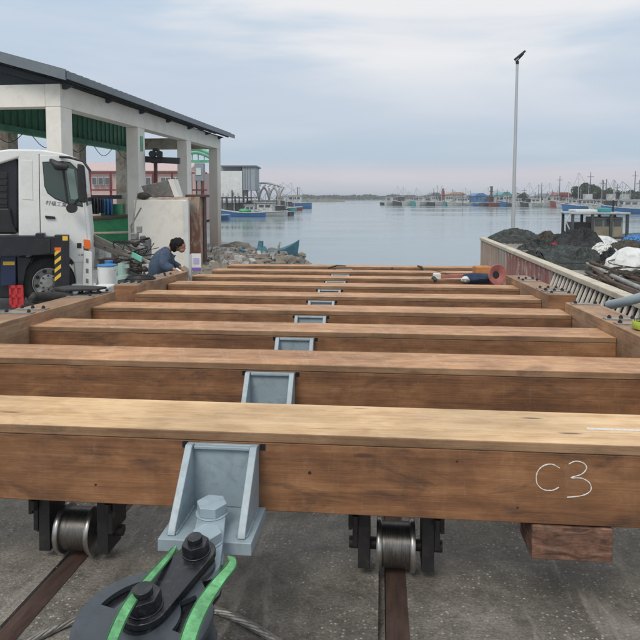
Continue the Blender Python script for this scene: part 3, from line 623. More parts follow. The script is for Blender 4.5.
# lime webbing roll on the right side timber
tp = SL @ Vector((2.14, 5.32, BTOP+.10))
lr = thing('webbing_roll', 'yellow green roll of webbing on the right side timber', 'webbing roll', tp)
Mx = Matrix.Translation(tp+Vector((.02,0,.012)))
mb = MB(); prof = [(.035,0)]+[(.035+.011*i+(0 if j else .004), .0 if (i+j) % 2 == 0 else .004) for i in range(6) for j in (0,1)]
mb.lathe([(.03,0),(.115,0),(.12,.01),(.12,.055),(.115,.062),(.03,.062),(.03,0)], Mx, 30); mb.build('webbing_coil', M_LIME, lr, smooth=40)
for k in range(4):
    mb = MB(); mb.lathe([(.045+.018*k,.0625),(.055+.018*k,.066),(.052+.018*k,.0625)], Mx, 30); mb.build('coil_ridge', M_BLACKP, lr, smooth=40)
# ================================================================ THINGS AT THE CRADLE'S FAR END
# pink flared disc
p = at(497, 275, 10.2)
cn = thing('flared_cone', 'faded pink flared plastic cone lying on its side at the right timber', 'cone', p-Vector((0,0,.14)))
Mx = oriented(p, p+Vector((.45,-1,.12))); Mx = Mx @ Matrix.Rotation(PI/2, 4, 'Y')
mb = MB(); mb.lathe([(.035,-.16),(.05,-.16),(.07,-.06),(.15,-.005),(.172,.012),(.165,.03),(.145,.028),(.06,-.03),(.035,-.04)], Mx, 28); mb.build('cone_shell', M_PINKC, cn, smooth=40)
mb = MB(); mb.lathe([(.0,-.035),(.055,-.035),(.06,-.028),(.0,-.030)], Mx, 16); mb.build('hub_hole', M_BLACKP, cn, smooth=40)
p = at(482, 270, 11.6); mb = MB(); mb.box(p, (.30,.22,.15), Matrix.Rotation(.2,4,'Z')); mb.build('foam_block', M_ORG, bev=.03, label='orange foam block behind the pink cone', cat='foam block')
def lump(name, px, py, d, r, sq, mat, label, cat, seed, amp=.3, sub=3, fr=1.4, sm=70):
    mb = MB(); mb.rock(at(px, py, d), r, seed, sq, sub, amp, fr); return mb.build(name, mat, None, label, cat, smooth=sm)
lump('cloth_bundle', 477, 278, 10.3, .2, (1.15,.7,.42), M_BLUEC, 'crumpled navy cloth bundle left of the pink cone', 'cloth', 3, .35)
lump('plastic_bag', 465.5, 279.5, 10.2, .07, (1,.8,.7), M_TARP, 'small crumpled white plastic bag beside the navy cloth', 'plastic bag', 9, .4)
g = thing('hand_tool', 'white headed tool with a long pink handle lying across the far beams', 'hand tool', at(450, 280, 10.4))
mb = MB(); mb.bar(at(441,276.5,10.6), at(464,276,10.4), .055, .055); mb.build('handle', M_PINKC, g, bev=.01)
mb = MB(); mb.bar(at(433,276,10.6), at(441,276.5,10.6), .09, .10); mb.build('tool_head', M_WHITEP, g, bev=.02)
mb = MB(); mb.cyl(at(433,277.5,10.55), at(436,281,10.5), .035, n=12); mb.build('nozzle', M_BLACKP, g)
for i, (a, b, lab) in enumerate([((418,266,13.2),(426,271,12.6),'short bent wooden stick on the last beams, right of centre'),((424,271,12.6),(452,275,11.5),'long thin stick lying toward the white headed tool'),((328,268,13.1),(346,266,13),'thin stick standing out over the last beams near the middle'),((392,268,13.1),(394,271,12.9),'small upright twig on the last beam')]):
    mb = MB(); a_ = at(*a); b_ = at(*b); m_ = (a_+b_)/2+Vector((0,0,.03)); mb.tube([a_, m_, b_], [.022,.018,.012], 6); mb.build('wooden_stick', M_TRUNK, None, lab, 'stick', smooth=60)
m, t, b = newmat('rust_stained_column'); sx = t.nodes.new('ShaderNodeSeparateXYZ'); t.links.new(coord(t, (1,1,1), False), sx.inputs[0])
n_ = nz(t, coord(t, (2.5,2.5,.5), False), 1.5, 5, .65); ad = t.nodes.new('ShaderNodeMath'); ad.operation = 'MULTIPLY_ADD'; t.links.new(n_, ad.inputs[0]); ad.inputs[1].default_value = -2.2; t.links.new(sx.outputs[2], ad.inputs[2])
rr_ = ramp(t.nodes, [(0, .75), (.45, .4), (1, 0)]); mr_ = t.nodes.new('ShaderNodeMapRange'); mr_.inputs['From Min'].default_value = -1.2; mr_.inputs['From Max'].default_value = 2.2; t.links.new(ad.outputs[0], mr_.inputs[0]); t.links.new(mr_.outputs[0], rr_.inputs[0])
t.links.new(mixc(t, rr_.outputs[0], (.66,.63,.58), (.30,.19,.13)), b.inputs['Base Color']); b.inputs['Roughness'].default_value = .9; M_COL3 = m
# ================================================================ BUILDING (open shed)
p0 = gp(63, 14.3, YARD); p3 = gp(221, 27.0, YARD)
fd = (p3-p0); ang = math.atan2(-fd.x, fd.y); FL = fd.length
TB = Matrix.Translation(p0) @ Matrix.Rotation(ang, 4, 'Z')
bd = thing('open_shed', 'open sided concrete shed with cream columns and grey metal roof on the left', 'building', TB)
BH = 4.0; BT = 4.5; CW, CDp = .36, .50; BX = -4.0
ycols = [0, 4.24, 8.5, FL-CDp]
for i, y in enumerate(ycols):
    mb = MB(TB); mb.bb((-CW, y, -.4), (0, y+CDp, BH)); mb.build('column', M_COL3 if i == 3 else M_WALL, bd, bev=.015)
    mb = MB(TB); mb.bb((BX-.4, y, -.4), (BX, y+CDp, BH)); mb.build('column', M_WALLD, bd, bev=.015)
mb = MB(TB); mb.bb((-CW+.002, -.002, BH+.001), (.002, FL+.0, BT)); mb.build('edge_beam', M_WALL, bd, bev=.012)
mb = MB(TB); mb.bb((BX-8, 0.0, BH+.0), (-CW, .36, BT-.003)); mb.build('edge_beam', M_WALL, bd, bev=.012)
mb = MB(TB); mb.bb((BX-.4, .36, BH+.001), (BX+.002, FL, BT-.1)); mb.build('edge_beam', M_WALLD, bd)
mb = MB(TB); mb.bb((BX+.002, FL-.4, BH+.001), (-CW, FL-.02, BT-.05)); mb.build('edge_beam', M_WALLD, bd)
# roof
sl_ = .28; ze = BT+.13
def rz_(x): return ze + (-(x)-(-.30))*sl_ if x <= .3 else ze
x_e = .34; x_r = -6.2
mb = MB(TB); zf = lambda x: ze+(x_e-x)*sl_
Y_A, Y_B = -.45, FL+.9
mb.prism([(x_e, zf(x_e)), (x_r, zf(x_r)), (x_r, zf(x_r)+.06), (x_e, zf(x_e)+.06)], 'y', Y_A+.05, Y_B); rf = mb.build('roof', M_ROOF, bd)
mb = MB(TB); mb.prism([(x_e+.03, zf(x_e)-.14), (x_r, zf(x_r)-.14), (x_r, zf(x_r)+.09), (x_e+.03, zf(x_e)+.09)], 'y', Y_A, Y_A+.045); mb.build('fascia', M_ROOF, rf)
mb = MB(TB); mb.bb((x_e+.005, Y_A+.05, zf(x_e)-.10), (x_e+.05, Y_B, zf(x_e)+.05)); mb.build('gutter', M_ROOF, rf)
for k in range(46):
    y = Y_A+.2+k*.30
    if y > Y_B-.1: break
    mb = MB(TB); mb.prism([(x_e, zf(x_e)+.061), (x_r, zf(x_r)+.061), (x_r, zf(x_r)+.09), (x_e, zf(x_e)+.09)], 'y', y, y+.05); mb.build('roof_rib', M_ROOF, rf)
for k in range(12):
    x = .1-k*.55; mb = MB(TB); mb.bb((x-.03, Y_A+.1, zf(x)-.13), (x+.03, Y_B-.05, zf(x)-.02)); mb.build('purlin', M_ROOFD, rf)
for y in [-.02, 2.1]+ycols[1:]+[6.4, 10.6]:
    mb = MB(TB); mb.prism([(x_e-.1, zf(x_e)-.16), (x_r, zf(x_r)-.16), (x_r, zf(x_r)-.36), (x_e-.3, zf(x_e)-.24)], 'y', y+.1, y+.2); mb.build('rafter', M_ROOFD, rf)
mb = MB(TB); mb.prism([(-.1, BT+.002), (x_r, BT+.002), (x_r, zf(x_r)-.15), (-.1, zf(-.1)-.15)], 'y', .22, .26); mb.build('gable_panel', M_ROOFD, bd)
# green girders and corrugated panels under the back row
mb = MB(TB); mb.bb((BX+.05, .5, BH-.02), (BX+.12, FL-.3, BH+1.15)); gp_ = mb.build('green_panel', M_GREENP, bd)
for k in range(34):
    y = .6+k*.36; mb = MB(TB); mb.bb((BX+.121, y, BH+.05), (BX+.16, y+.09, BH+1.1)); mb.build('panel_rib', M_GREENP, gp_)
mb = MB(TB); mb.bb((BX+.121, .45, BH-.12), (BX+.34, FL-.35, BH+.06)); mb.build('crane_girder', M_GREENP, bd)
mb = MB(TB); mb.bb((-CW-.26, .5, BH+.16), (-CW-.03, FL-.6, BH+.42)); mb.build('crane_girder', M_GREENP, bd)
mb = MB(TB); mb.box((.012, ycols[1]+.22, 3.55), (.03, .16, .42)); mb.build('green_plate', M_GREENP, bd)
for k in range(5):       # sagging cables between back columns
    y = 3.0+k*2.0; mb = MB(TB); mb.tube([Vector((BX+.3, y+1.5*t/8, BH-.12-.32*math.sin(PI*t/8))) for t in range(9)], .012, 5); mb.build('cable', M_BLACKP, bd)
# ================================================================ WALL BLOCK, TROUGH, PILLAR, SIGN, HOIST
DW = 16.6
bl = gp(134, DW, YARD); brr = gp(186, DW, YARD)
wb = thing('utility_wall', 'plain cream rendered wall block behind the kneeling person', 'wall', gp(160, DW, YARD), R(YAW))
def lb(par, px0, px1, py0, py1, d, dep, mat, name, bev=.01, off=0):
    """box whose camera side is seen between px0..px1 and py0..py1 at distance d"""
    c = at((px0+px1)/2, (py0+py1)/2, d); wd = (px1-px0)/640*d; ht = (py1-py0)/640*d
    M = Matrix.Translation((c.x, c.y, c.z)) @ Matrix.Rotation(R(YAW), 4, 'Z'); mb = MB(); mb.box((0, dep/2+off, 0), (wd, dep, ht), M); return mb.build(name, mat, par, bev=bev)
lb(wb, 134, 186, 200, 278, DW, .35, M_WALL, 'wall')
lb(wb, 133, 187, 197.5, 200.4, DW-.03, .42, M_WALLD, 'wall_cap')
lb(wb, 183.5, 188.5, 200.5, 280, DW-.06, .10, M_WHITEP, 'corner_trim')
pr = thing('peeling_pillar', 'brick pillar with peeling red and brown render beside the cream wall', 'pillar', gp(196, 17.2, YARD), R(YAW))
lb(pr, 189, 199.5, 197, 266, 17.2, .4, M_PEEL, 'pillar_face'); lb(pr, 199.6, 203.5, 197, 262, 17.6, .4, M_RUSTD, 'pillar_face')
lb(pr, 184, 204, 194.5, 197.2, 17.15, .7, M_RUSTD, 'pillar_cap')
sg = thing('notice_sign', 'small purple and white notice on a thin grey post at the timber end', 'sign', gp(190, 10.75, YARD), R(YAW))
lb(sg, 191.5, 201, 253.5, 271, 10.75, .012, M_WHITEP, 'notice_board', 0); lb(sg, 191.7, 200.8, 253.7, 256.2, 10.742, .006, M_PURP, 'print_band', 0); lb(sg, 191.7, 200.8, 267.6, 270.8, 10.742, .006, M_PURP, 'print_band', 0)
lb(sg, 193.4, 199, 258, 264, 10.742, .006, paint('lavender_print', (.42,.38,.62), .6), 'print_mark', 0); lb(sg, 188.5, 191.2, 254, 281, 10.75, .05, M_POST, 'post', 0)
tr = thing('tilted_trough', 'grey weathered trough standing tilted on top of the cream wall', 'trough', at(160, 197, DW), R(YAW))
M = Matrix.Translation(at(160,190,DW)) @ Matrix.Rotation(R(YAW),4,'Z')
k_ = DW/640
mb = MB(); mb.prism([((-14)*k_, -7*k_), (14*k_, -7*k_), (8*k_, 10*k_), (-19*k_, 4*k_)], 'y', 0, .5); 
for i in range(len(mb.v)): mb.v[i] = M @ mb.v[i]
mb.build('trough_body', M_QUAY, tr, bev=.02)
mb = MB(); mb.prism([(14.2*k_, -7*k_), (19*k_, -7*k_), (13.5*k_, 11*k_), (8.3*k_, 10.2*k_)], 'y', -.03, .55)
for i in range(len(mb.v)): mb.v[i] = M @ mb.v[i]
mb.build('end_board', M_WALL, tr, bev=.01)
mb = MB(); mb.rock(at(143,196,DW), .14, 5, (1.3,1,.7)); mb.build('rope_heap', M_NETBR, None, 'small brown rope heap on the left end of the cream wall', 'rope heap', smooth=60)
hs = thing('chain_hoist', 'black chain hoist trolley hanging on a rail above the tilted trough', 'hoist', at(155,150,19))
mb = MB(); mb.bar(at(139,159,19), at(180,161,19), .1, .18); mb.build('rail_beam', M_NAVY, hs)
for (a, b, c_, d_) in ((150,151,154,157),(157,151,161,157),(150,158,160,163),(152,148,158,151)):
    lb(hs, a, c_, b, d_, 18.9, .2, M_BLACKP, 'trolley_block', .02)
mb = MB(); mb.cyl(at(152,154,18.8), at(152,154,19.1), .1, n=14); mb.build('pulley_wheel', M_BLACKP, hs); mb = MB(); mb.cyl(at(159,154,18.8), at(159,154,19.1), .1, n=14); mb.build('pulley_wheel', M_BLACKP, hs)
mb = MB(); mb.cyl(at(155.5,163,19), at(156,200,19), .055, n=8); mb.build('hoist_pole', M_RUSTD, hs)
# ================================================================ TRUCK
TD = 11.5; KS = 640/TD
TT = Matrix.Translation(gp(92, TD, 0)) @ Matrix.Rotation(R(YAW), 4, 'Z')
tz0 = TT.translation.z
gz = CAMZ-(308-197)/KS; TRZ = YAW+18
TT = Matrix.Translation((TT.translation.x, TT.translation.y, gz)) @ Matrix.Rotation(R(TRZ), 4, 'Z'); TTI = TT.inverted()
tk = thing('crane_truck', 'white cab crane truck with black outrigger parked left of the slipway', 'truck', TT)
def T2(px, py):
    o = TTI @ CO; d = TTI.to_3x3() @ ray(px, py); q = o + d*(-o.y/d.y); return (q.x, q.z)
def tp_(name, pts, y0, y1, mat, par=None, bev=.01, taper=None):
    mb = MB(TT); mb.prism([T2(*p) for p in pts], 'y', y0, y1); return mb.build(name, mat, par or tk, bev=bev)
TWD = 2.15
cab = tp_('cab_body', [(-14,152),(10,149),(40,149.5),(62,153),(80,159),(84,165),(88,203),(91,236),(92,262),(90,286),(76,286),(73,262),(66,255),(47,252),(30,256),(20,268),(18.5,262),(18,158),(-14,168)], 0, TWD, M_WHITE, bev=.035)
tp_('roof_fairing', [(-20,153),(14,149),(45,149.5),(62,153.5),(40,152),(-14,156)], .12, TWD-.12, M_WHITE, bev=.02)
tp_('door_panel', [(39.5,155),(62,156),(78,163),(84,200),(87,236),(87,262),(74,262),(66,253),(56,250),(41,250)], -.012, .0, M_WHITE, cab, .006)
tp_('rear_quarter_panel', [(21,160),(32,160.5),(33,200),(22,199)], -.008, -.0005, M_WHITE, cab, .005)
win = tp_('door_window', [(43,162.5),(60,162),(70,163),(77,170),(82,206),(70,203.5),(55,198),(48,192.5),(45,186)], -.02, -.0125, M_GLASS, cab, .004)
tp_('window_frame', [(61,161),(63.5,161),(69,203.5),(66.5,202.5)], -.026, -.021, M_BLACKP, win, 0)
tp_('sky_view_patch', [(66,168),(74,169),(78.5,200),(71,199)], -.0245, -.0205, glassmat('sky_view_glass', (.16,.24,.22), .1), win, 0)  # paler patch: bright sky seen through the windscreen, painted into the glass
tp_('window_seal', [(42.4,161.8),(60,161.2),(70,162),(78,169.5),(83,207),(70,204.5),(55,199),(47.4,193.2),(44.4,186.2)], -.0165, -.0124, M_BLACKP, cab, 0)
tp_('door_gap', [(38.7,154),(39.6,154),(41.2,250),(40.2,250)], -.004, -.0004, M_BLACKP, cab, 0)
tp_('windscreen', [(81.3,166),(83.5,167),(88.5,205),(86.5,206)], -.015, TWD-.12, M_GLASS, cab, .004)
tp_('door_handle', [(45,215.5),(55,216.5),(55.5,219),(46,218.5)], -.045, -.013, M_BLACKP, cab, .006)
tp_('headlamp', [(83,246),(88,246),(89,254),(84,254)], -.02, .2, M_WIN, cab, .01)
tp_('indicator_lamp', [(83.5,239),(90,240),(91.5,249),(84,248.5)], -.035, .05, M_ORANGE, cab, .01)
tp_('side_lamp', [(77,243),(81.5,243),(81.5,248),(77,248)], -.03, .0, M_BLACKP, cab, .006)
tp_('front_bumper', [(71,284),(96,283),(98,290),(96,300),(74,300),(72,292)], -.03, TWD+.03, M_WHITE, bev=.03)
stp = tp_('step_panel', [(84,250),(92,252),(92.5,292),(82,292)], -.06, -.03, M_WHITE, bev=.01)
for y in (258, 268, 278): tp_('step_slot', [(86,y),(88.6,y+.5),(88.6,y+5),(86,y+4.5)], -.064, -.061, M_GREYM, stp, 0)
# mirror set
mr = tp_('mirror', [(78,164),(85,166),(87,186),(86.5,203),(79.5,202)], -.32, -.18, M_BLACKP, bev=.03)
mb = MB(TT); a = T2(60,158); b = T2(84,162); c2_ = T2(91,172)
mb.tube([Vector((a[0], -.02, a[1]+.02)), Vector((T2(70,158)[0], -.15, T2(70,158)[1])), Vector((b[0], -.26, b[1])), Vector((c2_[0], -.3, c2_[1]))], .022, 8); mb.build('mirror_arm', M_BLACKP, mr, smooth=50)
mb = MB(TT); mb.tube([Vector((T2(79,199)[0], -.25, T2(79,199)[1])), Vector((T2(73,206)[0], -.2, T2(73,206)[1]))], .02, 8); mb.cyl((T2(72,208)[0], -.26, T2(72,208)[1]), (T2(72,208)[0]+.02, -.16, T2(72,208)[1]), .085, n=18); mb.build('lower_mirror', M_BLACKP, mr, smooth=40)
mb = MB(TT); mb.tube([Vector((T2(51,160)[0], -.05, T2(51,160)[1])), Vector((T2(58,166)[0], -.18, T2(58,166)[1])), Vector((T2(68,168)[0], -.2, T2(68,168)[1]))], [.03,.08,.05], 10); mb.build('spoon_visor', M_BLACKP, mr, smooth=60)
Mt = TT @ Matrix.Translation((T2(59,204.5)[0], -.0135, T2(59,204.5)[1])) @ Matrix.Rotation(PI/2, 4, 'X') @ Matrix.Rotation(-.14, 4, 'Z')
text_mesh(None, '村福工業社', .088, Mt, 'door_lettering', M_BLACKP, cab)
Mt = TT @ Matrix.Translation((T2(81,255)[0], -.0135, T2(81,255)[1])) @ Matrix.Rotation(PI/2, 4, 'X'); text_mesh(None, '5.8t', .06, Mt, 'door_lettering', M_BLACKP, cab)
# wheel
def tyre(cx, cz, y0, r, par_):
    Mw = TT @ Matrix.Translation((cx, y0, cz)) @ Matrix.Rotation(PI/2, 4, 'X')     # z towards viewer
    mb = MB(); mb.lathe([(r*.6,-.2),(r*.9,-.2),(r*.99,-.17),(r,-.12),(r,-.03),(r*.985,.0),(r*.93,.02),(r*.8,.028),(r*.62,.012),(r*.6,0)], Mw, 36); ty = mb.build('tyre', M_TYRE, par_, smooth=40)
    mb = MB(); mb.lathe([(r*.6,-.02),(r*.585,.012),(r*.56,.014),(r*.54,-.05),(r*.36,-.075),(r*.33,-.02),(r*.18,-.01),(r*.17,.02),(0,.024)], Mw, 30); rim = mb.build('rim', M_RIM, par_, smooth=35)
    for k in range(8):
        a = k*PI/4; mb = MB(); mb.cyl((r*.27*math.cos(a), r*.27*math.sin(a), -.02), (r*.27*math.cos(a), r*.27*math.sin(a), .012), .016, n=6); 
        mb.v = [Mw @ v for v in mb.v]; mb.build('wheel_nut', M_BOLT, par_)
    for k in range(8):
        a = k*PI/4+.3; mb = MB(); mb.cyl((r*.45*math.cos(a), r*.45*math.sin(a), -.058), (r*.45*math.cos(a), r*.45*math.sin(a), -.052), .035, n=10); mb.v = [Mw @ v for v in mb.v]; mb.build('rim_hole', M_BLACKP, par_)
def wheel(px, py):
    e = thing('wheel', None, None, TT @ Matrix.Translation((T2(px,py)[0], .05, 0))); e.parent = tk
    e.matrix_parent_inverse = WM[tk].inverted(); WM[e] = TT @ Matrix.Translation((T2(px,py)[0], .05, 0))
    tyre(T2(px,py)[0], T2(px,py)[1], .05, .45, e)
wheel(48, 283); wheel(-60, 283)
tp_('wheel_arch', [(19,262),(28,255),(40,250),(56,251),(66,257),(72,266),(72,262),(66,252),(56,246),(40,245),(24,250),(16,262)], -.01, .5, M_BLACKP, bev=.008)
tp_('mudguard', [(17,256),(33,258),(27,268),(24,282),(24,300),(19,302)], -.06, .45, M_NAVY, bev=.015)
tp_('fuel_tank', [(-80,258),(15,258),(17,262),(17,296),(14,299),(-80,299)], .05, .6, M_NAVY, bev=.03)
tp_('chassis', [(-160,252),(70,252),(70,268),(-160,268)], .7, 1.5, M_BLACKP, bev=.01)
tp_('crane_column', [(-14,160),(-2,160),(8,155),(15,156),(17.5,162),(17,228),(12,233),(-14,233)], .1, 1.2, M_NAVY, bev=.04)
tp_('crane_column_panel', [(-14,172),(7,172),(7,208),(-14,208)], .07, .099, M_BLACKP, bev=.01)
for k in range(5): tp_('grille_slat', [(-14,176+k*6.5),(6,176+k*6.5),(6,178.5+k*6.5),(-14,178.5+k*6.5)], .055, .069, M_NAVY, bev=.003)
tp_('crane_base', [(-4,208),(10,208),(12,222),(17,234),(-9,234)], .0, 1.0, M_BLACKP, bev=.04)
ob = tp_('outrigger_beam', [(-80,235),(37,235),(37,232.5),(46,232.5),(46,236),(69,236),(69,252),(40,254),(-80,256)], -.28, -.04, M_NAVY, bev=.012)
tp_('beam_cover', [(36,238),(52,238),(52,252),(33,254)], -.30, -.281, M_BLACKP, ob, .008)
leg = tp_('outrigger_leg', [(56,234),(70,234.2),(70,296),(56,296)], -.34, -.12, M_NAVY, bev=.01)
hz = tp_('hazard_sticker', [(56.2,246),(62.6,246),(62.6,281),(56.2,281)], -.3435, -.3405, M_BLACKP, leg, 0)
for k in range(4):
    y = 279-k*8.2
    tp_('hazard_stripe', [(56.3,y),(56.3,y-3.8),(62.5,y-8.8),(62.5,y-5)], -.3465, -.3437, M_YEL, hz, 0)
tp_('reflector', [(56.2,246),(62.4,246),(62.4,249),(56.2,249)], -.348, -.3437, M_ORANGE, hz, 0)
tp_('yellow_label', [(63.8,235),(69,235),(69,239.3),(63.8,239.3)], -.3435, -.3405, M_YEL, leg, 0)
tp_('outrigger_foot', [(46,299),(84,299),(86,302),(44,302)], -.52, .05, M_BLACKP, bev=.01); tp_('outrigger_ram', [(59,296),(67,296),(67,300),(59,300)], -.28, -.18, M_POST, bev=.005)
tp_('toolbox', [(1.5,256),(16.5,256),(16.5,285),(1.5,285)], -.1, .04, paint('navy_box', (.012,.025,.075), .4), bev=.01)
tp_('yellow_label', [(4,261),(15.5,261),(15.5,264.5),(4,264.5)], -.104, -.1005, M_YEL, None, 0)
# red crate
rc_ = thing('red_crate', 'small bright red plastic crate beside the truck wheel', 'crate', TT @ Matrix.Translation((T2(8,306)[0], -.2, T2(8,306)[1])))
for (a, b, c_, d_) in ((1.5,284,16,287),(1.5,303,16,306),(1.5,284,4,306),(13.5,284,16,306),(7.5,284,10,306),(1.5,293,16,296)):
    mb = MB(TT); mb.bb((T2(a,0)[0], -.26, T2(0,b)[1]), (T2(c_,0)[0], -.235, T2(0,d_)[1])); mb.build('crate_bar', M_RED, rc_)
mb = MB(TT); mb.bb((T2(1.5,0)[0], -.234, T2(0,287)[1]), (T2(16,0)[0], -.15, T2(0,305)[1])); mb.build('crate_body', M_RED, rc_, bev=.01)
# ================================================================ THINGS ON / BESIDE THE LEFT TIMBERS
def TL(x, y, z=0): return SL @ Vector((x, y, BTOP+.10+z))
rp = thing('rubber_pad', 'flat black rubber pad lying on the near left side timber end', 'rubber pad', TL(BXL-.2, 6.9))
mb = MB(); mb.tube([at(30,300,7.6), at(34,297,7.8), at(55,296.5,7.9), at(74,297,7.9)], [.03,.06,.06,.03], 10); mb.build('pad_roll', M_TYRE, rp, smooth=60)
mb = MB(SL); mb.prism([(BXL-.60,7.05),(BXL-.35,6.85),(BXL-.05,7.0),(BXL-.02,7.22),(BXL-.3,7.32),(BXL-.55,7.3)], 'z', BTOP+.153, BTOP+.18); mb.build('pad_sheet', M_TYRE, rp, bev=.01)
mb = MB(); mb.rock(TL(BXL-.42, 5.55, .02), .07, 4, (1.3,1,.6)); mb.build('glove', M_BLUEP, None, 'bright blue work glove on the near left timber', 'glove', smooth=60)
# coil + machine + green angle tool at far timber
cl = thing('cable_coil', 'small black cable coil on the far left timber near its end', 'cable coil', TL(BXL-.16, 8.6))
for k in range(3):
    mb = MB(SL); mb.tube([Vector((BXL-.16+(.20-.02*k)*math.cos(a*PI/10), 8.65+(.16-.01*k)*math.sin(a*PI/10), BTOP+.14+.016*k)) for a in range(20)]+[Vector((BXL+.04-.02*k, 8.65, BTOP+.14+.016*k))], .016, 6); mb.build('cable_turn', M_BLACKP, cl, smooth=60)
gt = thing('grinding_machine', 'pale green hand machine standing on the far left timber', 'machine', TL(BXL-.2, 9.2))
mb = MB(); mb.cyl(at(122,275,9), at(123,284,9), .09, .11, 12); mb.build('motor', paint('pale_green_metal', (.28,.40,.36), .5, .2, .3), gt, bev=.01)
mb = MB(); mb.cyl(at(121,263,9), at(122,275,9), .045, .06, 10); mb.bar(at(115,268,9), at(129,266,9), .04, .05); mb.build('handle', paint('pale_green_metal', (.3,.4,.4)), gt)
mb = MB(); mb.cyl(at(119,284,8.9), at(126,283,8.9), .06, n=10); mb.build('foot', M_BLACKP, gt)
def simple_box(name, px0, px1, py0, py1, d, dep, mat, label, cat, bev=.02):
    o = lb(None, px0, px1, py0, py1, d, dep, mat, name, bev); tag(o, label, cat); return o
# paint tins, boxes in the yard
def bucket(px0, px1, py0, py1, d, mat, lid, label):
    t_ = thing('bucket', label, 'bucket', at((px0+px1)/2, py1, d)); r_ = (px1-px0)/1280*d
    a = at((px0+px1)/2, py1, d+r_); b = a.copy(); b.z = at((px0+px1)/2, py0, d+r_).z
    mb = MB(); mb.cyl(a, b, r_*.88, r_, 24); mb.build('bucket_body', mat, t_, bev=.008)
    mb = MB(); mb.cyl(b+Vector((0,0,.001)), b+Vector((0,0,.03)), r_*1.04, r_*1.04, 24); mb.build('bucket_rim', lid, t_, bev=.006)
    mb = MB(); mb.tube([b+Vector((r_*1.02*math.cos(q), -r_*1.02*math.sin(q)*.6, -.02-.12*math.sin(q))) for q in [PI*k/10 for k in range(11)]], .006, 5); mb.build('bucket_handle', M_BOLT, t_)
bucket(98, 117, 266, 287, 10.9, M_WHITEP, M_BLUEP, 'white paint bucket with blue rim beside the truck bumper')
bucket(105, 113, 262, 268, 11.6, M_BLUEP, M_BLUEP, 'small blue bucket just behind the white paint bucket')
simple_box('wooden_crate', 98, 112, 259, 265, 12.2, .3, M_RUSTD, 'brown wooden crate behind the paint buckets', 'crate')
simple_box('concrete_block', 86, 104, 288, 301, 9.6, .5, M_WHITEP, 'white painted concrete block below the truck bumper', 'concrete block', .03)
# heap of machinery by the column
def machine(label, bits):
    t_ = thing('workshop_machine', label, 'machine', at(bits[0][0], bits[0][3], bits[0][4]))
    for i, (x0, x1, y0, y1, d, dep, m_, nm) in enumerate(bits): lb(t_, x0, x1, y0, y1, d, dep, m_, nm, .02)


machine('grey engine block machine standing left of the kneeling person', [(127,146,240,258,13.6,.4,M_GREYM,'housing'),(130,136,233,240,13.6,.2,M_GREYM2,'top_box'),(139,143,236,240,13.6,.2,M_GREYM,'cap'),(125,130,246,262,13.4,.3,M_GREYM2,'side_box'),(133,150,258,270,13.3,.4,M_GREYM,'base'),(136,141,226,233,13.7,.1,M_GREYM2,'pipe_stub')])
machine('low pale pump with grey frame beside the far left timber', [(127,140,262,276,12.4,.3,M_GREYM2,'housing'),(141,149,264,276,12.2,.3,M_WHITEP,'tank'),(119,127,262,280,12.0,.2,M_GREYM,'frame'),(129,133,257,262,12.4,.1,M_GREYM,'valve')])
for (x0,x1,y0,y1,d,dep,m_,lab) in [(112,119,243,262,14.2,.3,M_GREYM,'upright oily grey drum behind the planks'),(93,100,243,262,14.6,.3,M_GREYM2,'pale upright canister behind the truck lamp'),(104,111,248,259,14.8,.3,M_WHITEP,'white canister behind the brown crate')]:
    t_ = thing('canister', lab, 'canister', at((x0+x1)/2, y1, d)); mb = MB(); a = at((x0+x1)/2, y1+6, d); b = at((x0+x1)/2, y0, d); b.x, b.y = a.x, a.y; r_ = (x1-x0)/1280*d
    mb.cyl(a, b, r_, n=18); mb.build('canister_body', m_, t_, bev=.03); mb = MB(); mb.cyl(b+Vector((0,0,.001)), b+Vector((0,0,.06)), r_*.35, n=10); mb.build('valve', M_BOLT, t_)
for i, (a, b, lab) in enumerate([((88,234,13.2),(150,264,12.2),'longest grey plank leaning across the yard clutter'),((92,243,13.1),(140,262,12.3),'lower grey plank leaning beneath the longest one'),((86,238,13.6),(128,253,12.9),'short pale plank leaning behind the others')]):
    mb = MB(); mb.bar(at(*a), at(*b), .04, .10); mb.build('leaning_plank', M_PLANK, None, lab, 'plank', bev=.005)
mb = MB(); mb.bar(at(132,254.5,12.25), at(142,259.5,12.05), .02, .10); mb.build('mint_tag', M_MINT, None, 'bright mint green tag fixed on the leaning planks', 'tag', bev=.003)
for i, (a, b, c_) in enumerate([((130,262,13.7),(134,215,13.9),(137,192,14.2)),((135,262,13.7),(131,226,13.9),(141,208,14.2))]):
    mb = MB(); mb.tube([at(*a), at(*b), at(*c_)], .018, 6); mb.build('thin_rod', M_GREYM, None, ['taller thin rod leaning on the cream wall','shorter thin rod leaning on the cream wall'][i], 'rod', smooth=60)
random.seed(77); mb = MB()
for k in range(34):
    px = random.uniform(118,150); py = random.uniform(240,274); d = random.uniform(12.1,13.0); a = at(px, py, d)
    mb.tube(smooth_pts([a+Vector((random.uniform(-.12,.12)*j, random.uniform(-.05,.05), random.uniform(-.10,.10))) for j in range(5)], 4), random.choice((.008,.012,.018)), 6)
mb.build('hose_tangle', M_BOLT, kind='stuff', label='tangled dark hoses and cables over the yard machines', cat='hoses')
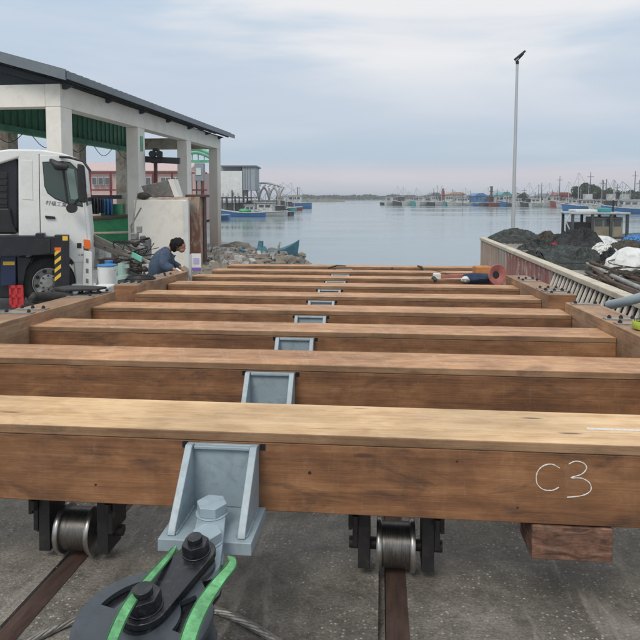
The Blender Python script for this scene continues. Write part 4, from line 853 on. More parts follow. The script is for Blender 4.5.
for i, (px, py, d, r_, m_, lab) in enumerate([(122,268,12.1,.09,M_BOLT,'small dark wheel shaped part at the foot of the planks'),(136,250,13.2,.16,M_GREYM2,'pale round motor housing on the engine block'),(112,272,11.8,.10,M_WHITEP,'white round tin behind the green hand machine'),(146,267,12.3,.10,M_BOLT,'dark motor end cap left of the kneeling person')]):
    p = at(px,py,d); mb = MB(); mb.lathe([(0,-.12),(r_*.8,-.12),(r_,-.09),(r_,.09),(r_*.8,.12),(r_*.3,.13),(r_*.3,.17),(0,.17)], Matrix.Translation(p) @ Matrix.Rotation(PI/2+i*.3, 4, 'X'), 18); mb.build('machine_part', m_, None, lab, 'machine part', smooth=40)
# ================================================================ PERSON
PD = 11.9
pe = thing('person', 'person in blue denim jacket kneeling bent over the far left timber, head down', 'person', gp(160, PD, YARD))
def skin(name, pts, edges, mat, par, rot=0, lv=2):
    inv = WM[par].inverted(); me = bpy.data.meshes.new(name); me.from_pydata([inv @ p for p, r in pts], edges, []); me.materials.append(mat)
    o = bpy.data.objects.new(name, me); COL.objects.link(o); o.parent = par; WM[o] = WM[par]
    if not me.skin_vertices: 
        b_ = bmesh.new(); b_.from_mesh(me); b_.verts.layers.skin.verify(); b_.to_mesh(me); b_.free()
    for i, (p, r) in enumerate(pts):
        sv = me.skin_vertices[0].data[i]; rr = r if isinstance(r, tuple) else (r, r); sv.radius = rr; sv.use_root = (i == rot)
    m = o.modifiers.new('skin', 'SKIN'); m.use_smooth_shade = True; m.branch_smoothing = .6
    m = o.modifiers.new('sub', 'SUBSURF'); m.levels = lv; m.render_levels = lv; return o
pel = at(153,279,PD+.1); ch = at(158,261,PD+.02); nk = at(168,250,PD); hb = at(172,247,PD-.02); ht = at(178,244,PD-.04)
sR = at(166,253,PD-.2); eR = at(164,266,PD-.3); wR = at(174,269,PD-.35); hR = at(178,271,PD-.37)
sL = at(168,251,PD+.2); eL = at(170,263,PD+.28); wL = at(180,267,PD+.12); hL = at(184,270,PD+.05)
hipR = at(152,281,PD-.1); hipL = at(153,281,PD+.28); 
kR = at(170,296,PD-.15); aR = at(150,303,PD-.1); tR = at(157,306,PD-.15); kL = at(172,292,PD+.3); aL = at(164,304,PD+.3); tL = at(173,306,PD+.3)
pts = [(pel,.16),(ch,.16),(nk,.065),(hb,.06),(sR,.07),(eR,.048),(wR,.03),(sL,.07),(eL,.048),(wL,.03),(hipR,.10),(kR,.065),(aR,.042),(tR,.03),(hipL,.10),(kL,.065),(aL,.042),(tL,.03),(hR,.026),(hL,.026)]
E = [(0,1),(1,2),(2,3),(1,4),(4,5),(5,6),(1,7),(7,8),(8,9),(0,10),(10,11),(11,12),(12,13),(0,14),(14,15),(15,16),(16,17),(6,18),(9,19)]
for h0, w0, base in ((hR, wR, 18), (hL, wL, 19)):
    dirv = (h0-w0).normalized(); s_ = Vector((0,1,0))
    for f in range(4):
        o_ = (f-1.5)*.018; ln = (.06,.07,.068,.052)[f]; a = h0+dirv*.035+s_*o_; b = a+dirv*ln*.5+Vector((0,0,-.012)); c_ = b+dirv*ln*.2+Vector((0,0,-.035))
        i = len(pts); pts += [(a,.010),(b,.009),(c_,.008)]; E += [(base,i),(i,i+1),(i+1,i+2)]
    a = w0+(h0-w0)*.5+s_*-.04; b = a+dirv*.04+Vector((0,0,-.03)); i = len(pts); pts += [(a,.012),(b,.010)]; E += [(base,i),(i,i+1)]
skin('body', pts, E, M_SKIN, pe)
mb = MB(); hc = at(179,245,PD-.04)
mb.rock(hc, .105, 2, (1.1,.82,1.1), 3, .05); mb.rock(hc+RGT*.05+Vector((0,0,-.085)), .06, 3, (1.0,1.0,1.0), 2, .05); mb.rock(hc+RGT*.105+Vector((0,0,-.065)), .016, 3, (1.3,.8,1.0), 2, .05)
for sgn in (-1,1): mb.rock(hc+Vector((-.01,sgn*.085,-.02)), .028, 3, (.7,.4,1.1), 2, .05)
hd = mb.build('head', M_SKIN, pe, smooth=80)
mb = MB(); mb.rock(hc+Vector((-.03,0,.028)), .120, 6, (1.15,.92,.95), 3, .2, 2.5); mb.rock(hc+Vector((-.085,0,-.05)), .075, 8, (1,1,1.1), 2, .3)
for k in range(90):
    a = random.uniform(0, 2*PI); q = hc+Vector((-.03+.10*math.cos(a), .095*math.sin(a), .03+random.uniform(-.02,.08))); mb.tube([q, q+Vector((random.uniform(-.02,.03), random.uniform(-.03,.03), -.05)), q+Vector((random.uniform(-.02,.05), random.uniform(-.04,.04), -.10))], [.010,.008,.003], 4); mb.build('hair', M_HAIR, hd, smooth=70)
for sgn in (-1,1):
    mb = MB(); mb.rock(hc+RGT*.10+Vector((0,sgn*.035,.015)), .009, 1, (1,1,1), 1, 0); mb.build('eye', M_BLACKP, hd)
def jp(p, r): return (p, r)
jk = [(at(156,280,PD+.06),(.27,.22)),(at(160,263,PD),(.28,.22)),(at(166,253,PD),(.21,.18)),(at(170,249,PD),.11),(sR,.13),(eR,.105),((wR+eR)/2,.085),(wR,.06),(sL,.12),(eL,.10),((wL+eL)/2,.08),(wL,.06)]
skin('jacket', jk, [(0,1),(1,2),(2,3),(2,4),(4,5),(5,6),(6,7),(2,8),(8,9),(9,10),(10,11)], M_DENIM, pe)
tj = [(pel,.185),(hipR,.13),(kR,.095),(aR,.065),(hipL,.13),(kL,.095),(aL,.065)]
skin('trousers', tj, [(0,1),(1,2),(2,3),(0,4),(4,5),(5,6)], M_TROUS, pe)
for p, q in ((aR,tR),(aL,tL)):
    mb = MB(); mb.rock((p+q)/2+Vector((0,0,-.02)), .075, 3, (1.8,.7,.6), 2, .05); mb.build('shoe', M_BLACKP, pe, smooth=70)
gr = thing('angle_grinder', 'small white and grey angle grinder held by the kneeling person', 'angle grinder', at(178,273,PD-.3))
mb = MB(); mb.cyl(at(176,269,PD-.34), at(183,274,PD-.36), .032, n=12); mb.build('grinder_body', M_WHITEP, gr, bev=.005)
mb = MB(); mb.cyl(at(184,275.5,PD-.36), at(184.2,276.3,PD-.36), .065, n=20); mb.build('disc', M_GREYM, gr)
for px, py, lab in ((172,277,'small white rag left of the grinder on the timber'),(163,279,'small pale rag right under the kneeling person')):
    mb = MB(); mb.rock(at(px,py,PD-.4), .055, px, (1.4,1,.6), 2, .4); mb.build('rag', M_TARP, None, lab, 'rag', smooth=70)
# ================================================================ LAMP POST
lp = gp(513.6, 22.2, RQ)
lpt = thing('lamp_post', 'tall thin galvanised lamp post rising behind the red wall', 'lamp post', lp)
top = at(515.6, 66, 22.2); top.x, top.y = lp.x+.03, lp.y
mb = MB(); mb.cyl(lp, top, .068, .045, 16); mb.build('pole', M_POST, lpt, smooth=40)
mb = MB(); mb.cyl(lp, lp+Vector((0,0,.03)), .16, n=12); mb.build('base_plate', M_POST, lpt)
mb = MB(); mb.cyl(top+Vector((0,0,.001)), top+Vector((0,0,.10)), .055, n=12); mb.bar(top+Vector((-.04,0,.08)), top+Vector((.2,0,.34)), .05, .05); mb.build('lamp_bracket', M_BLACKP, lpt)
mb = MB(); mb.bar(top+Vector((-.10,-.05,.14)), top+Vector((.24,-.05,.42)), .17, .07); mb.build('lamp_head', M_BLACKP, lpt, bev=.015)
mb = MB(); mb.bar(top+Vector((-.07,-.05,.10)), top+Vector((.02,-.05,.17)), .12, .03); mb.build('lens', M_WHITEP, lpt)
# ================================================================ NETS, TARPS ON THE RIGHT QUAY
def heap(name, px0, px1, ytop, ybase, mat, label, cat, seed, dep=.8, amp=.35, fr=1.3, sub=4, skew=0, peak=None):
    """draped pile: a height field with creased folds that runs out flat on the quay"""
    b = atz((px0+px1)/2, ybase, RQ); d = (b-CO).dot(FWD); wd = (px1-px0)/640*d/2*1.12; h = (ybase-ytop)/640*d*.80; n = 56; vs = []; fs = []
    for i in range(n+1):
        for j in range(n+1):
            u = 2*i/n-1; v = 2*j/n-1; rr = math.hypot(u, v); a = math.atan2(v, u); e = 1+.28*noise.noise(Vector((math.cos(a)*1.3, math.sin(a)*1.3, seed)))
            q = rr/e; hh = max(0, 1-q*q)**.85
            if peak: hh = max(0, 1-abs(u-peak)*.95)**.8*max(0, 1-v*v)**.6*(q < 1)
            P_ = Vector((u*fr*1.4, v*fr*1.4, seed*1.7)); f1 = 1-abs(noise.noise(P_*1.6))*2; f2 = 1-abs(noise.noise(P_*4.2+Vector((3,1,0))))*2; f3 = noise.noise(P_*11)
            if 'bundle' in name: hh = max(0, 1-q*q)**.7*(.90+.12*noise.noise(P_*1.2)+.05*f2)
            elif 'tarp' in name:      # drape folds run down from the top
                fo = 1-abs(noise.noise(Vector((math.cos(a)*2.6, math.sin(a)*2.6, seed+rr*.6))))*2.2; hh *= .74+.30*fo+.06*f3
            else: hh *= 1-amp*.9+amp*(.75*f1+.35*f2)*1.0+amp*.30*f3
            vs.append((u*wd+.05*noise.noise(P_*5), v*wd*dep+.05*noise.noise(P_*5+Vector((7,0,0))), max(hh, 0)*h-.03 if q < 1 else -.04))
    for i in range(n):
        for j in range(n): k = i*(n+1)+j; fs.append((k, k+n+1, k+n+2, k+1))
    mb = MB(Matrix.Translation((b.x, b.y+wd*dep*.6, RQ)) @ Matrix.Rotation(R(YAW), 4, 'Z')); mb.add(vs, fs)
    for v in mb.v:
        if v.x < WX+.17: v.x = WX+.17
    return mb.build(name, mat, None, label, cat, smooth=75)
for q in range(11):
    random.seed(90+q); x = 3.32+.17*q*.6+random.uniform(0,.1); y0 = random.uniform(7.5,9.5); L_ = random.uniform(2.2,4.6)
    mb = MB(); mb.tube([Vector((x, y0, RQ+.04+.02*(q%3))), Vector((x+random.uniform(-.05,.15), y0+L_*.5, RQ+.07+.02*(q%3))), Vector((x+random.uniform(0,.35), y0+L_, RQ+.05+.03*(q%4)))], random.uniform(.018,.04), 7)
    mb.build('long_pole', (M_TRUNK, M_RUSTD, M_GREYM2, M_PLANK)[q%4], None, ['dark brown','rusty','pale grey','weathered tan'][q%4]+' long pole lying '+['against the back of the cap','close behind the cap','just inside the cap','fourth from the cap','fifth from the cap, midway','sixth from the cap','seventh from the cap','eighth from the cap','ninth from the cap','tenth from the cap','farthest from the cap beside the white bundle'][q], 'pole', 'poles lying along the wall cap', smooth=60)
heap('net_heap', 505, 660, 243, 268, M_NETG, 'wide low dark net layer covering the quay under all the heaps', 'net heap', 31, .9, .35, 2.2)
heap('net_heap', 490, 546, 224, 243, M_NETG, 'grey green net heap at the far left end of the nets', 'net heap', 1, .8, .25)
heap('net_heap', 550, 588, 226, 249, M_NETB, 'black tarp covered heap with a low hump in the middle', 'net heap', 2, .8, .35)
heap('tarp_heap', 560, 612, 221, 252, M_NETB, 'black tarp heap draped like a tent, the tallest of the heaps', 'tarp heap', 13, .7, .32, .75)
heap('net_heap', 540, 590, 240, 260, M_NETG, 'dark green net spread low directly behind the wall cap', 'net heap', 4, .8, .4)
heap('net_heap', 566, 612, 243, 268, M_NETG, 'dark green net heap in front of the tent shaped tarp', 'net heap', 5, .8, .4)
heap('net_heap', 536, 562, 227, 243, M_NETBR, 'brown net heap far behind, beside the lamp post', 'net heap', 6, .8, .4)
heap('tarp_bundle', 585, 622, 229, 249, M_TARP, 'crumpled white tarp behind the tent shaped black heap', 'tarp', 7, .7, .4, 1.0)
heap('tarp_bundle', 586, 622, 234, 266, M_TARP, 'white tarp falling between the green net and white bundle', 'tarp', 8, .6, .4, 1.1)
heap('tarp_bundle', 608, 668, 236, 277, M_TARP, 'large rounded white bundle at the right edge', 'tarp', 9, .8, .22, .9)
heap('net_heap', 598, 626, 240, 274, M_NETB, 'black sheet tucked against the large white bundle', 'net heap', 10, .7, .5, 1.6)
heap('cloth_heap', 548, 562, 240, 249, M_RED, 'small red cloth lying on the nets', 'cloth', 11, .6, .5, 1.8, 3)
heap('cloth_heap', 622, 650, 230, 246, M_BLUEP, 'bright blue sheet at the right edge behind the white bundle', 'cloth', 12, .7, .4, 1.4, 3)
heap('net_heap', 610, 660, 236, 254, M_NETBR, 'brown net heap under the blue sheet at the right edge', 'net heap', 14, .8, .4)
bars = [((590,262,11.5),(690,303,8),.03,M_RUSTD,'rusty bar nearest the wall cap'),((600,262,12),(690,296,8.6),.025,M_GREYM,'grey bar lying second behind the cap'),((585,257,13),(668,287,9.6),.02,M_TRUNK,'brown pole lying across the bars'),
        ((608,284,9.8),(650,262,10.6),.025,M_GREYM2,'pale pole pointing up to the right'),((600,274,10.6),(652,272,10.4),.03,M_TRUNK,'thick brown branch crossing the bars'),((548,268,12.2),(600,284,9.6),.022,M_RUSTD,'long thin rod lying just behind the cap'),((572,248,14.5),(612,262,12.5),.02,M_TRUNK,'thin stick across the green net')]
for a, b, r_, m_, lab in bars:
    p = at(*a); q = at(*b); p.z = max(p.z, RQ+r_); q.z = max(q.z, RQ+r_); mb = MB(); mb.tube([p, (p+q)/2+Vector((.02,.03,.02)), q], r_, 8); mb.build('loose_pole', m_, None, lab, 'pole', smooth=60)
heap('clutter_heap', 596, 660, 268, 284, M_NETBR, 'low brown debris under the loose bars', 'debris', 15, .8, .6, 2)
heap('net_heap', 520, 560, 236, 250, M_NETG, 'thin dark green net trailing between the grey green heap and the red cloth', 'net heap', 21, .7, .5, 1.8)
heap('net_heap', 640, 720, 232, 262, M_NETG, 'green net heap running out of frame behind the white bundle', 'net heap', 22, .7, .5, 1.8)
random.seed(21)
mb = MB()
for k in range(60):
    px = random.uniform(505, 650); y0 = random.uniform(238, 275) if px > 560 else random.uniform(238, 250); a = atz(px, y0, RQ+random.uniform(.1,.35))
    if a.x < WX+.4: continue
    P = [a+Vector((.12*k2*math.cos(k+k2*.9), .14*k2*math.sin(k+k2*.7), -.03*k2)) for k2 in range(6)]
    mb.tube(smooth_pts(P, 3), .009, 5)
mb.build('rope_ends', M_NETBR, kind='stuff', label='loose rope ends tangled over the net heaps', cat='ropes')
# ================================================================ BOATS
def hullmesh(Lh, B, H, sheer=.35, n=14):
    vs = []; fs = []; prof = [(-1,1),(-.93,.35),(-.55,0),(0,-.12),(.55,0),(.93,.35),(1,1)]
    for i in range(n+1):
        t_ = i/n; x = -Lh/2+Lh*t_; wdt = B/2*(1-max(0,(t_-.55)/.45)**2.2)*(.82+.18*min(1,t_*4)); top = H*(1+sheer*max(0,t_-.35)**2*3.2+sheer*.25*max(0,.25-t_)*4)
        rk = max(0,t_-.8)*Lh*.25
        for u, v_ in prof: vs.append((x+rk*v_, u*max(wdt,.02)*(1 if v_ > .5 else .9), top*v_ if v_ > .01 else v_*H))
    m_ = len(prof)
    for i in range(n):
        for k in range(m_-1): fs.append((i*m_+k, (i+1)*m_+k, (i+1)*m_+k+1, i*m_+k+1))
        fs.append((i*m_, i*m_+m_-1, (i+1)*m_+m_-1, (i+1)*m_))
    fs.append(tuple(range(m_))); fs.append(tuple(reversed([n*m_+k for k in range(m_)]))); return vs, fs
def boat(label, M, Lh, B, H, hull_m, cab_m, cabx=-.15, cabl=.28, cabh=1.6, masts=((.1,4),), stripe=None, group=None, near=False, sheer=.35, tiers=1, lift=0):
    r_ = thing('fishing_boat', label, 'boat', M, group=group); T = M @ Matrix.Translation((0,0,-.25+lift))
    vs, fs = hullmesh(Lh, B, H+.25, sheer); mb = MB(T); mb.add(vs, fs); hu = mb.build('hull', hull_m, r_, smooth=40)
    mb = MB(T)
    for s_ in (-1, 1):
        P = []
        for i in range(15):
            v = vs[i*7+(0 if s_ < 0 else 6)]; P.append(Vector((v[0], v[1]*1.01, v[2]+.01)))
        mb.tube(P, .05+.004*Lh, 6)
    mb.build('rub_rail', stripe or M_WHITEB, hu)
    cz = H+.25; cx = cabx*Lh; cl_ = cabl*Lh; cw = B*.62
    mb = MB(T); mb.box((cx, 0, cz+cabh/2-.1), (cl_, cw, cabh+.2), None, (.94,.94)); ca = mb.build('wheelhouse', cab_m, r_, bev=.03)
    mb = MB(T); mb.box((cx+.05, 0, cz+cabh+.05), (cl_*1.1, cw*1.12, .08)); mb.build('cabin_roof', M_WHITEB, ca)
    nw = max(2, int(cl_/.8))
    for s_ in (-1, 1):
        for k in range(nw):
            xx = cx-cl_*.4+cl_*.8*(k+.5)/nw; mb = MB(T); mb.box((xx, s_*cw*.488, cz+cabh*.66), (cl_*.8/nw*.72, .05, cabh*.3)); mb.build('window', M_WIN, ca)
    for k in range(2):
        mb = MB(T); mb.box((cx+cl_*.485, (k-.5)*cw*.42, cz+cabh*.66), (.05, cw*.34, cabh*.3)); mb.build('window', M_WIN, ca)
    if tiers > 1: mb = MB(T); mb.box((cx-cl_*.1, 0, cz+cabh+.6), (cl_*.55, cw*.7, 1.0)); mb.build('upper_cabin', cab_m, ca, bev=.02)
    for mxp, mh in masts:
        mb = MB(T); mb.cyl((mxp*Lh, 0, cz-.2), (mxp*Lh, 0, cz+mh), .07, .04, 6); ms = mb.build('mast', M_POST if random.random() < .6 else M_TRUNK, r_)
        mb = MB(T); mb.cyl((mxp*Lh, -.6, cz+mh*.8), (mxp*Lh, .6, cz+mh*.8), .03, n=5); mb.build('spreader', M_POST, ms)
        mb = MB(T); mb.cyl((mxp*Lh, 0, cz+mh), (Lh*.42, 0, cz+.3), .018, n=4); mb.cyl((mxp*Lh, 0, cz+mh), (-Lh*.42, 0, cz+.2), .018, n=4); mb.build('stay', M_BLACKP, ms)
    if near:
        for k in range(6): 
            mb = MB(T); a = -.4+.14*k; mb.cyl((a*Lh, B*.46, cz), (a*Lh, B*.46, cz+.6), .025, n=6); mb.build('rail_post', M_POST, r_)
    return r_
def BM(px, d, rz): 
    p = gp(px, d, 0); return Matrix.Translation(p) @ Matrix.Rotation(R(YAW+rz), 4, 'Z')
def bt(px, d, rz, *a, **k): return boat(a[0], BM(px, d, rz), *a[1:], **k)
# left shore boats
bt(243, 80, 178, 'blue hulled white striped boat moored under the grey stilt building', 5.6, 1.8, .55, M_BLUEB, M_WHITEB, cabx=-.16, cabl=.22, cabh=.9, masts=((.2,1.6),), stripe=M_WHITEB)
lump('net_heap', 245, 211, 79.6, .5, (1.5,.8,.6), M_GREENB, 'green net piled on the blue hulled boat', 'net heap', 3)
bt(266, 84, 165, 'white boat with low cabin left of the arch building', 5.5, 2, .6, M_WHITEB, M_WHITEB, cabx=0, cabl=.4, cabh=1.1, masts=((.3,2.2),))
bt(279, 86, 150, 'small dark boat right beside the white low cabin boat', 4, 1.6, .5, M_DARKB, M_DARKB, cabx=0, cabl=.3, cabh=.8, masts=((.1,2),))
bt(291, 140, 175, 'blue white trawler at the far left quay tip', 9, 3, 1.2, M_BLUEB, M_WHITEB, cabx=-.1, cabl=.35, cabh=1.6, masts=((.2,4.5),(-.2,3.5)))
bt(285, 160, 170, 'grey white boat behind the blue white trawler', 8, 3, 1.1, M_WHITEB, M_WHITEB, cabx=.1, cabl=.3, cabh=1.6, masts=((-.2,5),))
bt(211, 70, 178, 'dark blue dinghy seen between the pillar and last column', 4, 1.6, .5, M_BLUEB, M_WHITEB, cabx=0, cabl=.3, cabh=.5, masts=())
for i, (px, d, rz, L_, hm, cm, lab) in enumerate([(254,92,170,4.5,M_WHITEB,M_WHITEB,'small white boat tucked against the stilt building corner'),(272,100,185,5,M_DARKB,M_WHITEB,'dark hulled boat with white cabin in front of the arches'),(282,112,160,5,M_TEALB,M_WHITEB,'teal boat right of the arches'),(289,120,178,5,M_REDB,M_DARKB,'small reddish boat before the blue white trawler')]):
    random.seed(70+i); bt(px, d, rz, lab, L_, 1.8, .6, hm, cm, cabx=.05, cabl=.35, cabh=1.0, masts=((.2,random.uniform(2,3.5)),(-.2,random.uniform(1.5,3))))
for i, (x0, x1, y0, y1, m_, lab) in enumerate([(256,261,202,208,M_GREYM,'grey net bin left of the arches on the jetty'),(263,267,203,208,M_TEALB,'teal crate stack under the left arch'),(271,277,202,208,M_GREYM2,'pale crate stack under the middle arch'),(246,250,201,206,M_REDR,'dull red drum stack at the stilt building foot'),(280,284,201,207,M_DARKB,'dark heap of gear at the right arch foot')]):
    simple_box('gear_stack', x0, x1, y0, y1, 93, 1.2, m_, lab, 'gear')
# far right row, left to right
far = [(389,200,10,'dark','white','dark low boat, first on the left of the far row'),(397,198,20,'white','white','white boat second from the left in the far row'),(404,196,5,'dark','dark','dark boat between two white ones near the left end of the far row'),
 (412,194,15,'white','white','white boat left of the far maroon tower'),(420,192,0,'teal','white','teal boat left of the maroon tower'),(428,190,30,'white','white','white boat directly below the long tan building left part'),(436,188,10,'dark','white','dark hulled boat in front of the maroon tower'),
 (446,186,-10,'white','white','white boat below the middle of the tan building'),(455,184,10,'teal','white','teal boat below the right end of the tan building'),(462,182,5,'white','white','white boat just left of the blue shed'),
 (483,176,0,'blue','blue','bright blue boat in front of the blue shed'),(493,172,30,'dark','dark','dark boat right of the blue shed'),(501,170,10,'red','white','reddish hulled boat left of the lamp post line'),(508,169,-5,'blue','white','blue hulled boat just left of the lamp post'),
 (520,167,10,'dark','white','dark hull white cabin boat just right of the lamp post'),(528,165,5,'white','dark','white hull dark cabin boat second right of the lamp post'),(535,163,-10,'dark','white','dark boat third right of the lamp post'),(545,160,10,'white','white','white boat in front of the grey warehouse'),(554,158,0,'white','white','white boat beside the red container stack'),(563,155,10,'red','white','red hull boat before the red container stack')]
HM = {'dark':M_DARKB,'white':M_WHITEB,'teal':M_TEALB,'blue':M_BLUEB,'red':M_REDB}
for i, (px, d, rz, h_, c_, lab) in enumerate(far):
    random.seed(i*5+1); Lh = random.uniform(5,8.5)
    bt(px, d, rz+random.choice((0,180)), lab, Lh, 2.4, random.uniform(.7,1.1), HM[h_], HM[c_], cabx=random.uniform(-.25,.2), cabl=random.uniform(.25,.45), cabh=random.uniform(1.2,1.8), masts=((random.uniform(-.2,.3), random.uniform(2.5,6)),) + (((-.3, random.uniform(2,4)),) if i % 3 == 0 else ()))
# nearer right boats
nr = [(583,118,183,9.5,M_BLUEB,'blue fishing boat with white upperworks below the round tree'),(606,112,190,8,M_WHITEB,'white boat with clustered masts left of the farthest right boats'),(628,96,172,9,M_BLUEB,'blue hulled boat at the right edge, nearest of the moored row'),(652,104,10,9,M_WHITEB,'white boat cut by the right edge of the photo'),
      (598,132,8,9,M_WHITEB,'white trawler behind the blue fishing boat'),(618,128,176,10,M_WHITEB,'tall white trawler with two cabins near the right edge'),(636,124,4,9,M_TEALB,'teal trawler behind the rightmost blue boat'),(572,140,176,8,M_WHITEB,'white boat partly hidden behind the blue fishing boat'),(612,98,20,5,M_DARKB,'small dark workboat between the blue boats')]
for i, (px, d, rz, Lh, hm, lab) in enumerate(nr):
    random.seed(40+i); bt(px, d, rz, lab, Lh*.78, 2.4, .8, hm, M_WHITEB if i != 8 else M_DARKB, cabx=random.uniform(-.2,.05), cabl=.34, cabh=1.15, masts=((.12,random.uniform(4,6.5)),(-.3,random.uniform(3,5))), tiers=2 if i in (1,5,0) else 1, near=True)
# covered work boat just beyond the quay
wbx = thing('covered_workboat', 'low dark work boat with white roofed open wheelhouse beyond the nets', 'boat', gp(596, 27.5, 0), R(YAW))
TW = Matrix.Translation(gp(596, 27.5, 0)) @ Matrix.Rotation(R(YAW-6), 4, 'Z')
vs, fs = hullmesh(5.5, 2.0, 1.0, .2); mb = MB(TW @ Matrix.Translation((.3,0,-.2))); mb.add(vs, fs); mb.build('hull', M_DARKB, wbx, smooth=40)
zr = CAMZ-(214-197)/640*27.5
mb = MB(TW); mb.bb((-1.25,-.85,zr), (1.15,.85,zr+.09)); ro = mb.build('canopy_roof', M_WHITEB, wbx, bev=.03)
mb = MB(TW); mb.bb((-1.0,-.6,zr+.092), (-.1,.5,zr+.2)); mb.build('roof_box', M_WHITEP, ro, bev=.03)
mb = MB(TW); mb.bb((.05,-.5,zr+.092), (.5,.3,zr+.26)); mb.build('roof_box', M_TEALB, ro, bev=.03)
mb = MB(TW); mb.cyl((.72,0,zr+.09),(.72,0,zr+.6),.03,n=6); mb.build('short_mast', M_BLACKP, ro)
for x in (-1.15, -.35, .4, 1.05):
    for y in (-.75, .75):
        mb = MB(TW); mb.bb((x-.05,y-.05,.7), (x+.05,y+.05,zr)); mb.build('canopy_post', M_DARKB, wbx)
mb = MB(TW); mb.bb((-.25,-.55,.6), (.95,.55,zr-.12)); hh = mb.build('wheelhouse', paint('tan_cabin', (.30,.27,.20), .7, 0, .3, (.12,.1,.08), .6, 2), wbx, bev=.02)
for k in range(3): mb = MB(TW); mb.bb((-.18+k*.38,-.562,zr-.5), (.12+k*.38,-.551,zr-.2)); mb.build('window', M_WIN, hh)
mb = MB(TW); mb.bb((-1.1,-.5,.6), (-.35,.5,zr-.35)); mb.build('engine_box', M_BLACKP, wbx, bev=.02)
for k in range(2):
    mb = MB(TW); mb.tube([Vector((-1.28,-.8,zr)), Vector((-1.45,-.85,zr-.3)), Vector((-1.3,-.85,zr-.62))], .03, 6); 
mb.build('fender_arm', M_WHITEB, wbx)
# wreck with blue net at left bank
wk = thing('old_skiff', 'old grey skiff half covered with blue net at the tip of the rubble', 'boat', BM(268, 23.6, 8), 0)
vs, fs = hullmesh(2.1, .9, .45, .55); vs = [(x, y, z+.42*max(0, abs(x)/1.05-.35)**2*.55) for x, y, z in vs]; mb = MB(BM(268, 23.4, 8) @ Matrix.Translation((0,0,.02))); mb.add(vs, fs); mb.build('hull', M_BLUET, wk, smooth=40)
mb = MB(); mb.rock(at(261,257,23.0), .34, 3, (.7,.6,1.1), 3, .6, 2.2); mb.rock(at(268,261,22.9), .24, 5, (2.0,.8,.6), 3, .6, 2.2); mb.build('blue_net', M_BLUET, wk, smooth=60)
mb = MB(); mb.tube([at(274,258,23.3), at(278,250,23.3), at(280,242,23.3)], [.09,.06,.025], 6); mb.build('stem_post', M_GREYM2, wk)
mb = MB(); mb.tube([at(260,252,23.2), at(261,241,23.2)], [.12,.09], 8); mb.build('bollard_wrap', M_BLUET, wk, smooth=60)
# green boat on the left
gb = boat('big green boat standing on land behind the shed columns', Matrix.Translation(gp(86, 27.5, .55)) @ Matrix.Rotation(R(YAW+4), 4, 'Z'), 8.5, 2.6, 1.0, M_GREENB, M_GREENB, cabx=-.3, cabl=.3, cabh=1.1, masts=(), stripe=M_TRUNK, sheer=.25)
for zz, dx_ in ((.55,1.01),(.28,.99)):
    T_ = Matrix.Translation(gp(86, 27.5, .55)) @ Matrix.Rotation(R(YAW+4), 4, 'Z'); v_, f_ = hullmesh(8.5, 2.6, 1.25, .25); P = [T_ @ Vector((v_[i*7+1][0], v_[i*7+1][1]*1.06, v_[i*7+1][2]*.4+zz)) for i in range(15)]
    mb = MB(); mb.tube(P, .05, 6); mb.build('rub_stripe', M_CAP, gb)
for (a, b, y0, y1, m_, lab) in [(100,110,205,222,paint('light_green_paint', (.08,.36,.17), .5),'pale green locker on the green boat deck, left one'),(111,120,204,222,M_GREENB,'dark green locker on the green boat deck, right one')]:
    simple_box('deck_locker', a, b, y0, y1-2, 26.6, .5, m_, lab, 'locker')
for (a, b, y0, y1, m_, lab) in [(90,98,198,214,M_NAVY,'dark navy cloth hanging at the left over the green boat'),(98,104,199,213,M_BLUEC,'dark blue shirt hanging second over the green boat'),(104,113,199,215,M_BLUEB,'bright blue cloth hanging over the green boat')]:
    mb = MB(); d = 26.4; M_ = Matrix.Identity(4); n = 8; vs = []; fs = []
    for i in range(n+1):
        for j in range(5): q = at(a+(b-a)*i/n, y0+(y1-y0)*j/4, d+.12*math.sin(i*1.9+a)*(.3+j*.2)); vs.append(q)
    for i in range(n):
        for j in range(4): k = i*5+j; fs.append((k,k+5,k+6,k+1))
    mb.add(vs, fs); o = mb.build('hanging_cloth', m_, None, lab, 'cloth', smooth=80); md = o.modifiers.new('s','SOLIDIFY'); md.thickness = .03
mb = MB(); mb.bar(at(86,197,26.5), at(122,197,26.5), .12, .16); mb.build('drying_rail', M_NAVY, None, 'dark horizontal rail carrying cloths above the green boat', 'rail')
# maroon steel frame before pink building
fr_ = thing('steel_railing', 'maroon steel railing frame in front of the pink building', 'railing', gp(150, 34, .5), R(YAW))
for px in (90, 110.5, 133, 153, 172, 191, 203): lb(fr_, px-.9, px+.9, 172, 212, 34, .1, M_REDR, 'frame_post', 0)
for py in (173, 190): lb(fr_, 88, 207, py-.7, py+.7, 33.93, .05, M_REDR, 'frame_rail', 0)
t_ = thing('green_gantry', 'curved pale green gantry seen between the last two shed columns', 'gantry', gp(200, 40, .5), R(YAW))
for k in (0, 3.5):
    mb = MB(); mb.tube([at(180+30*q/10, 158-9*math.sin(PI*(.15+.7*q/10))+k, 40) for q in range(11)], .12, 6); mb.build('arch_rib', paint('pale_green_gantry', (.22,.50,.36), .6), t_, smooth=60)
for px in (186,192,198,204): lb(t_, px-.4, px+.4, 151, 162, 40.05, .1, M_GREENP, 'strut', 0)
lb(t_, 180, 210, 160, 162.5, 40, .3, M_GREENP, 'cross_beam', 0); lb(t_, 181, 183, 162, 225, 40, .3, M_GREENP, 'leg', 0)
t_ = thing('control_cabinet', 'pale grey control cabinet behind the shed between the last two columns', 'cabinet', gp(198, 32, .5), R(YAW))
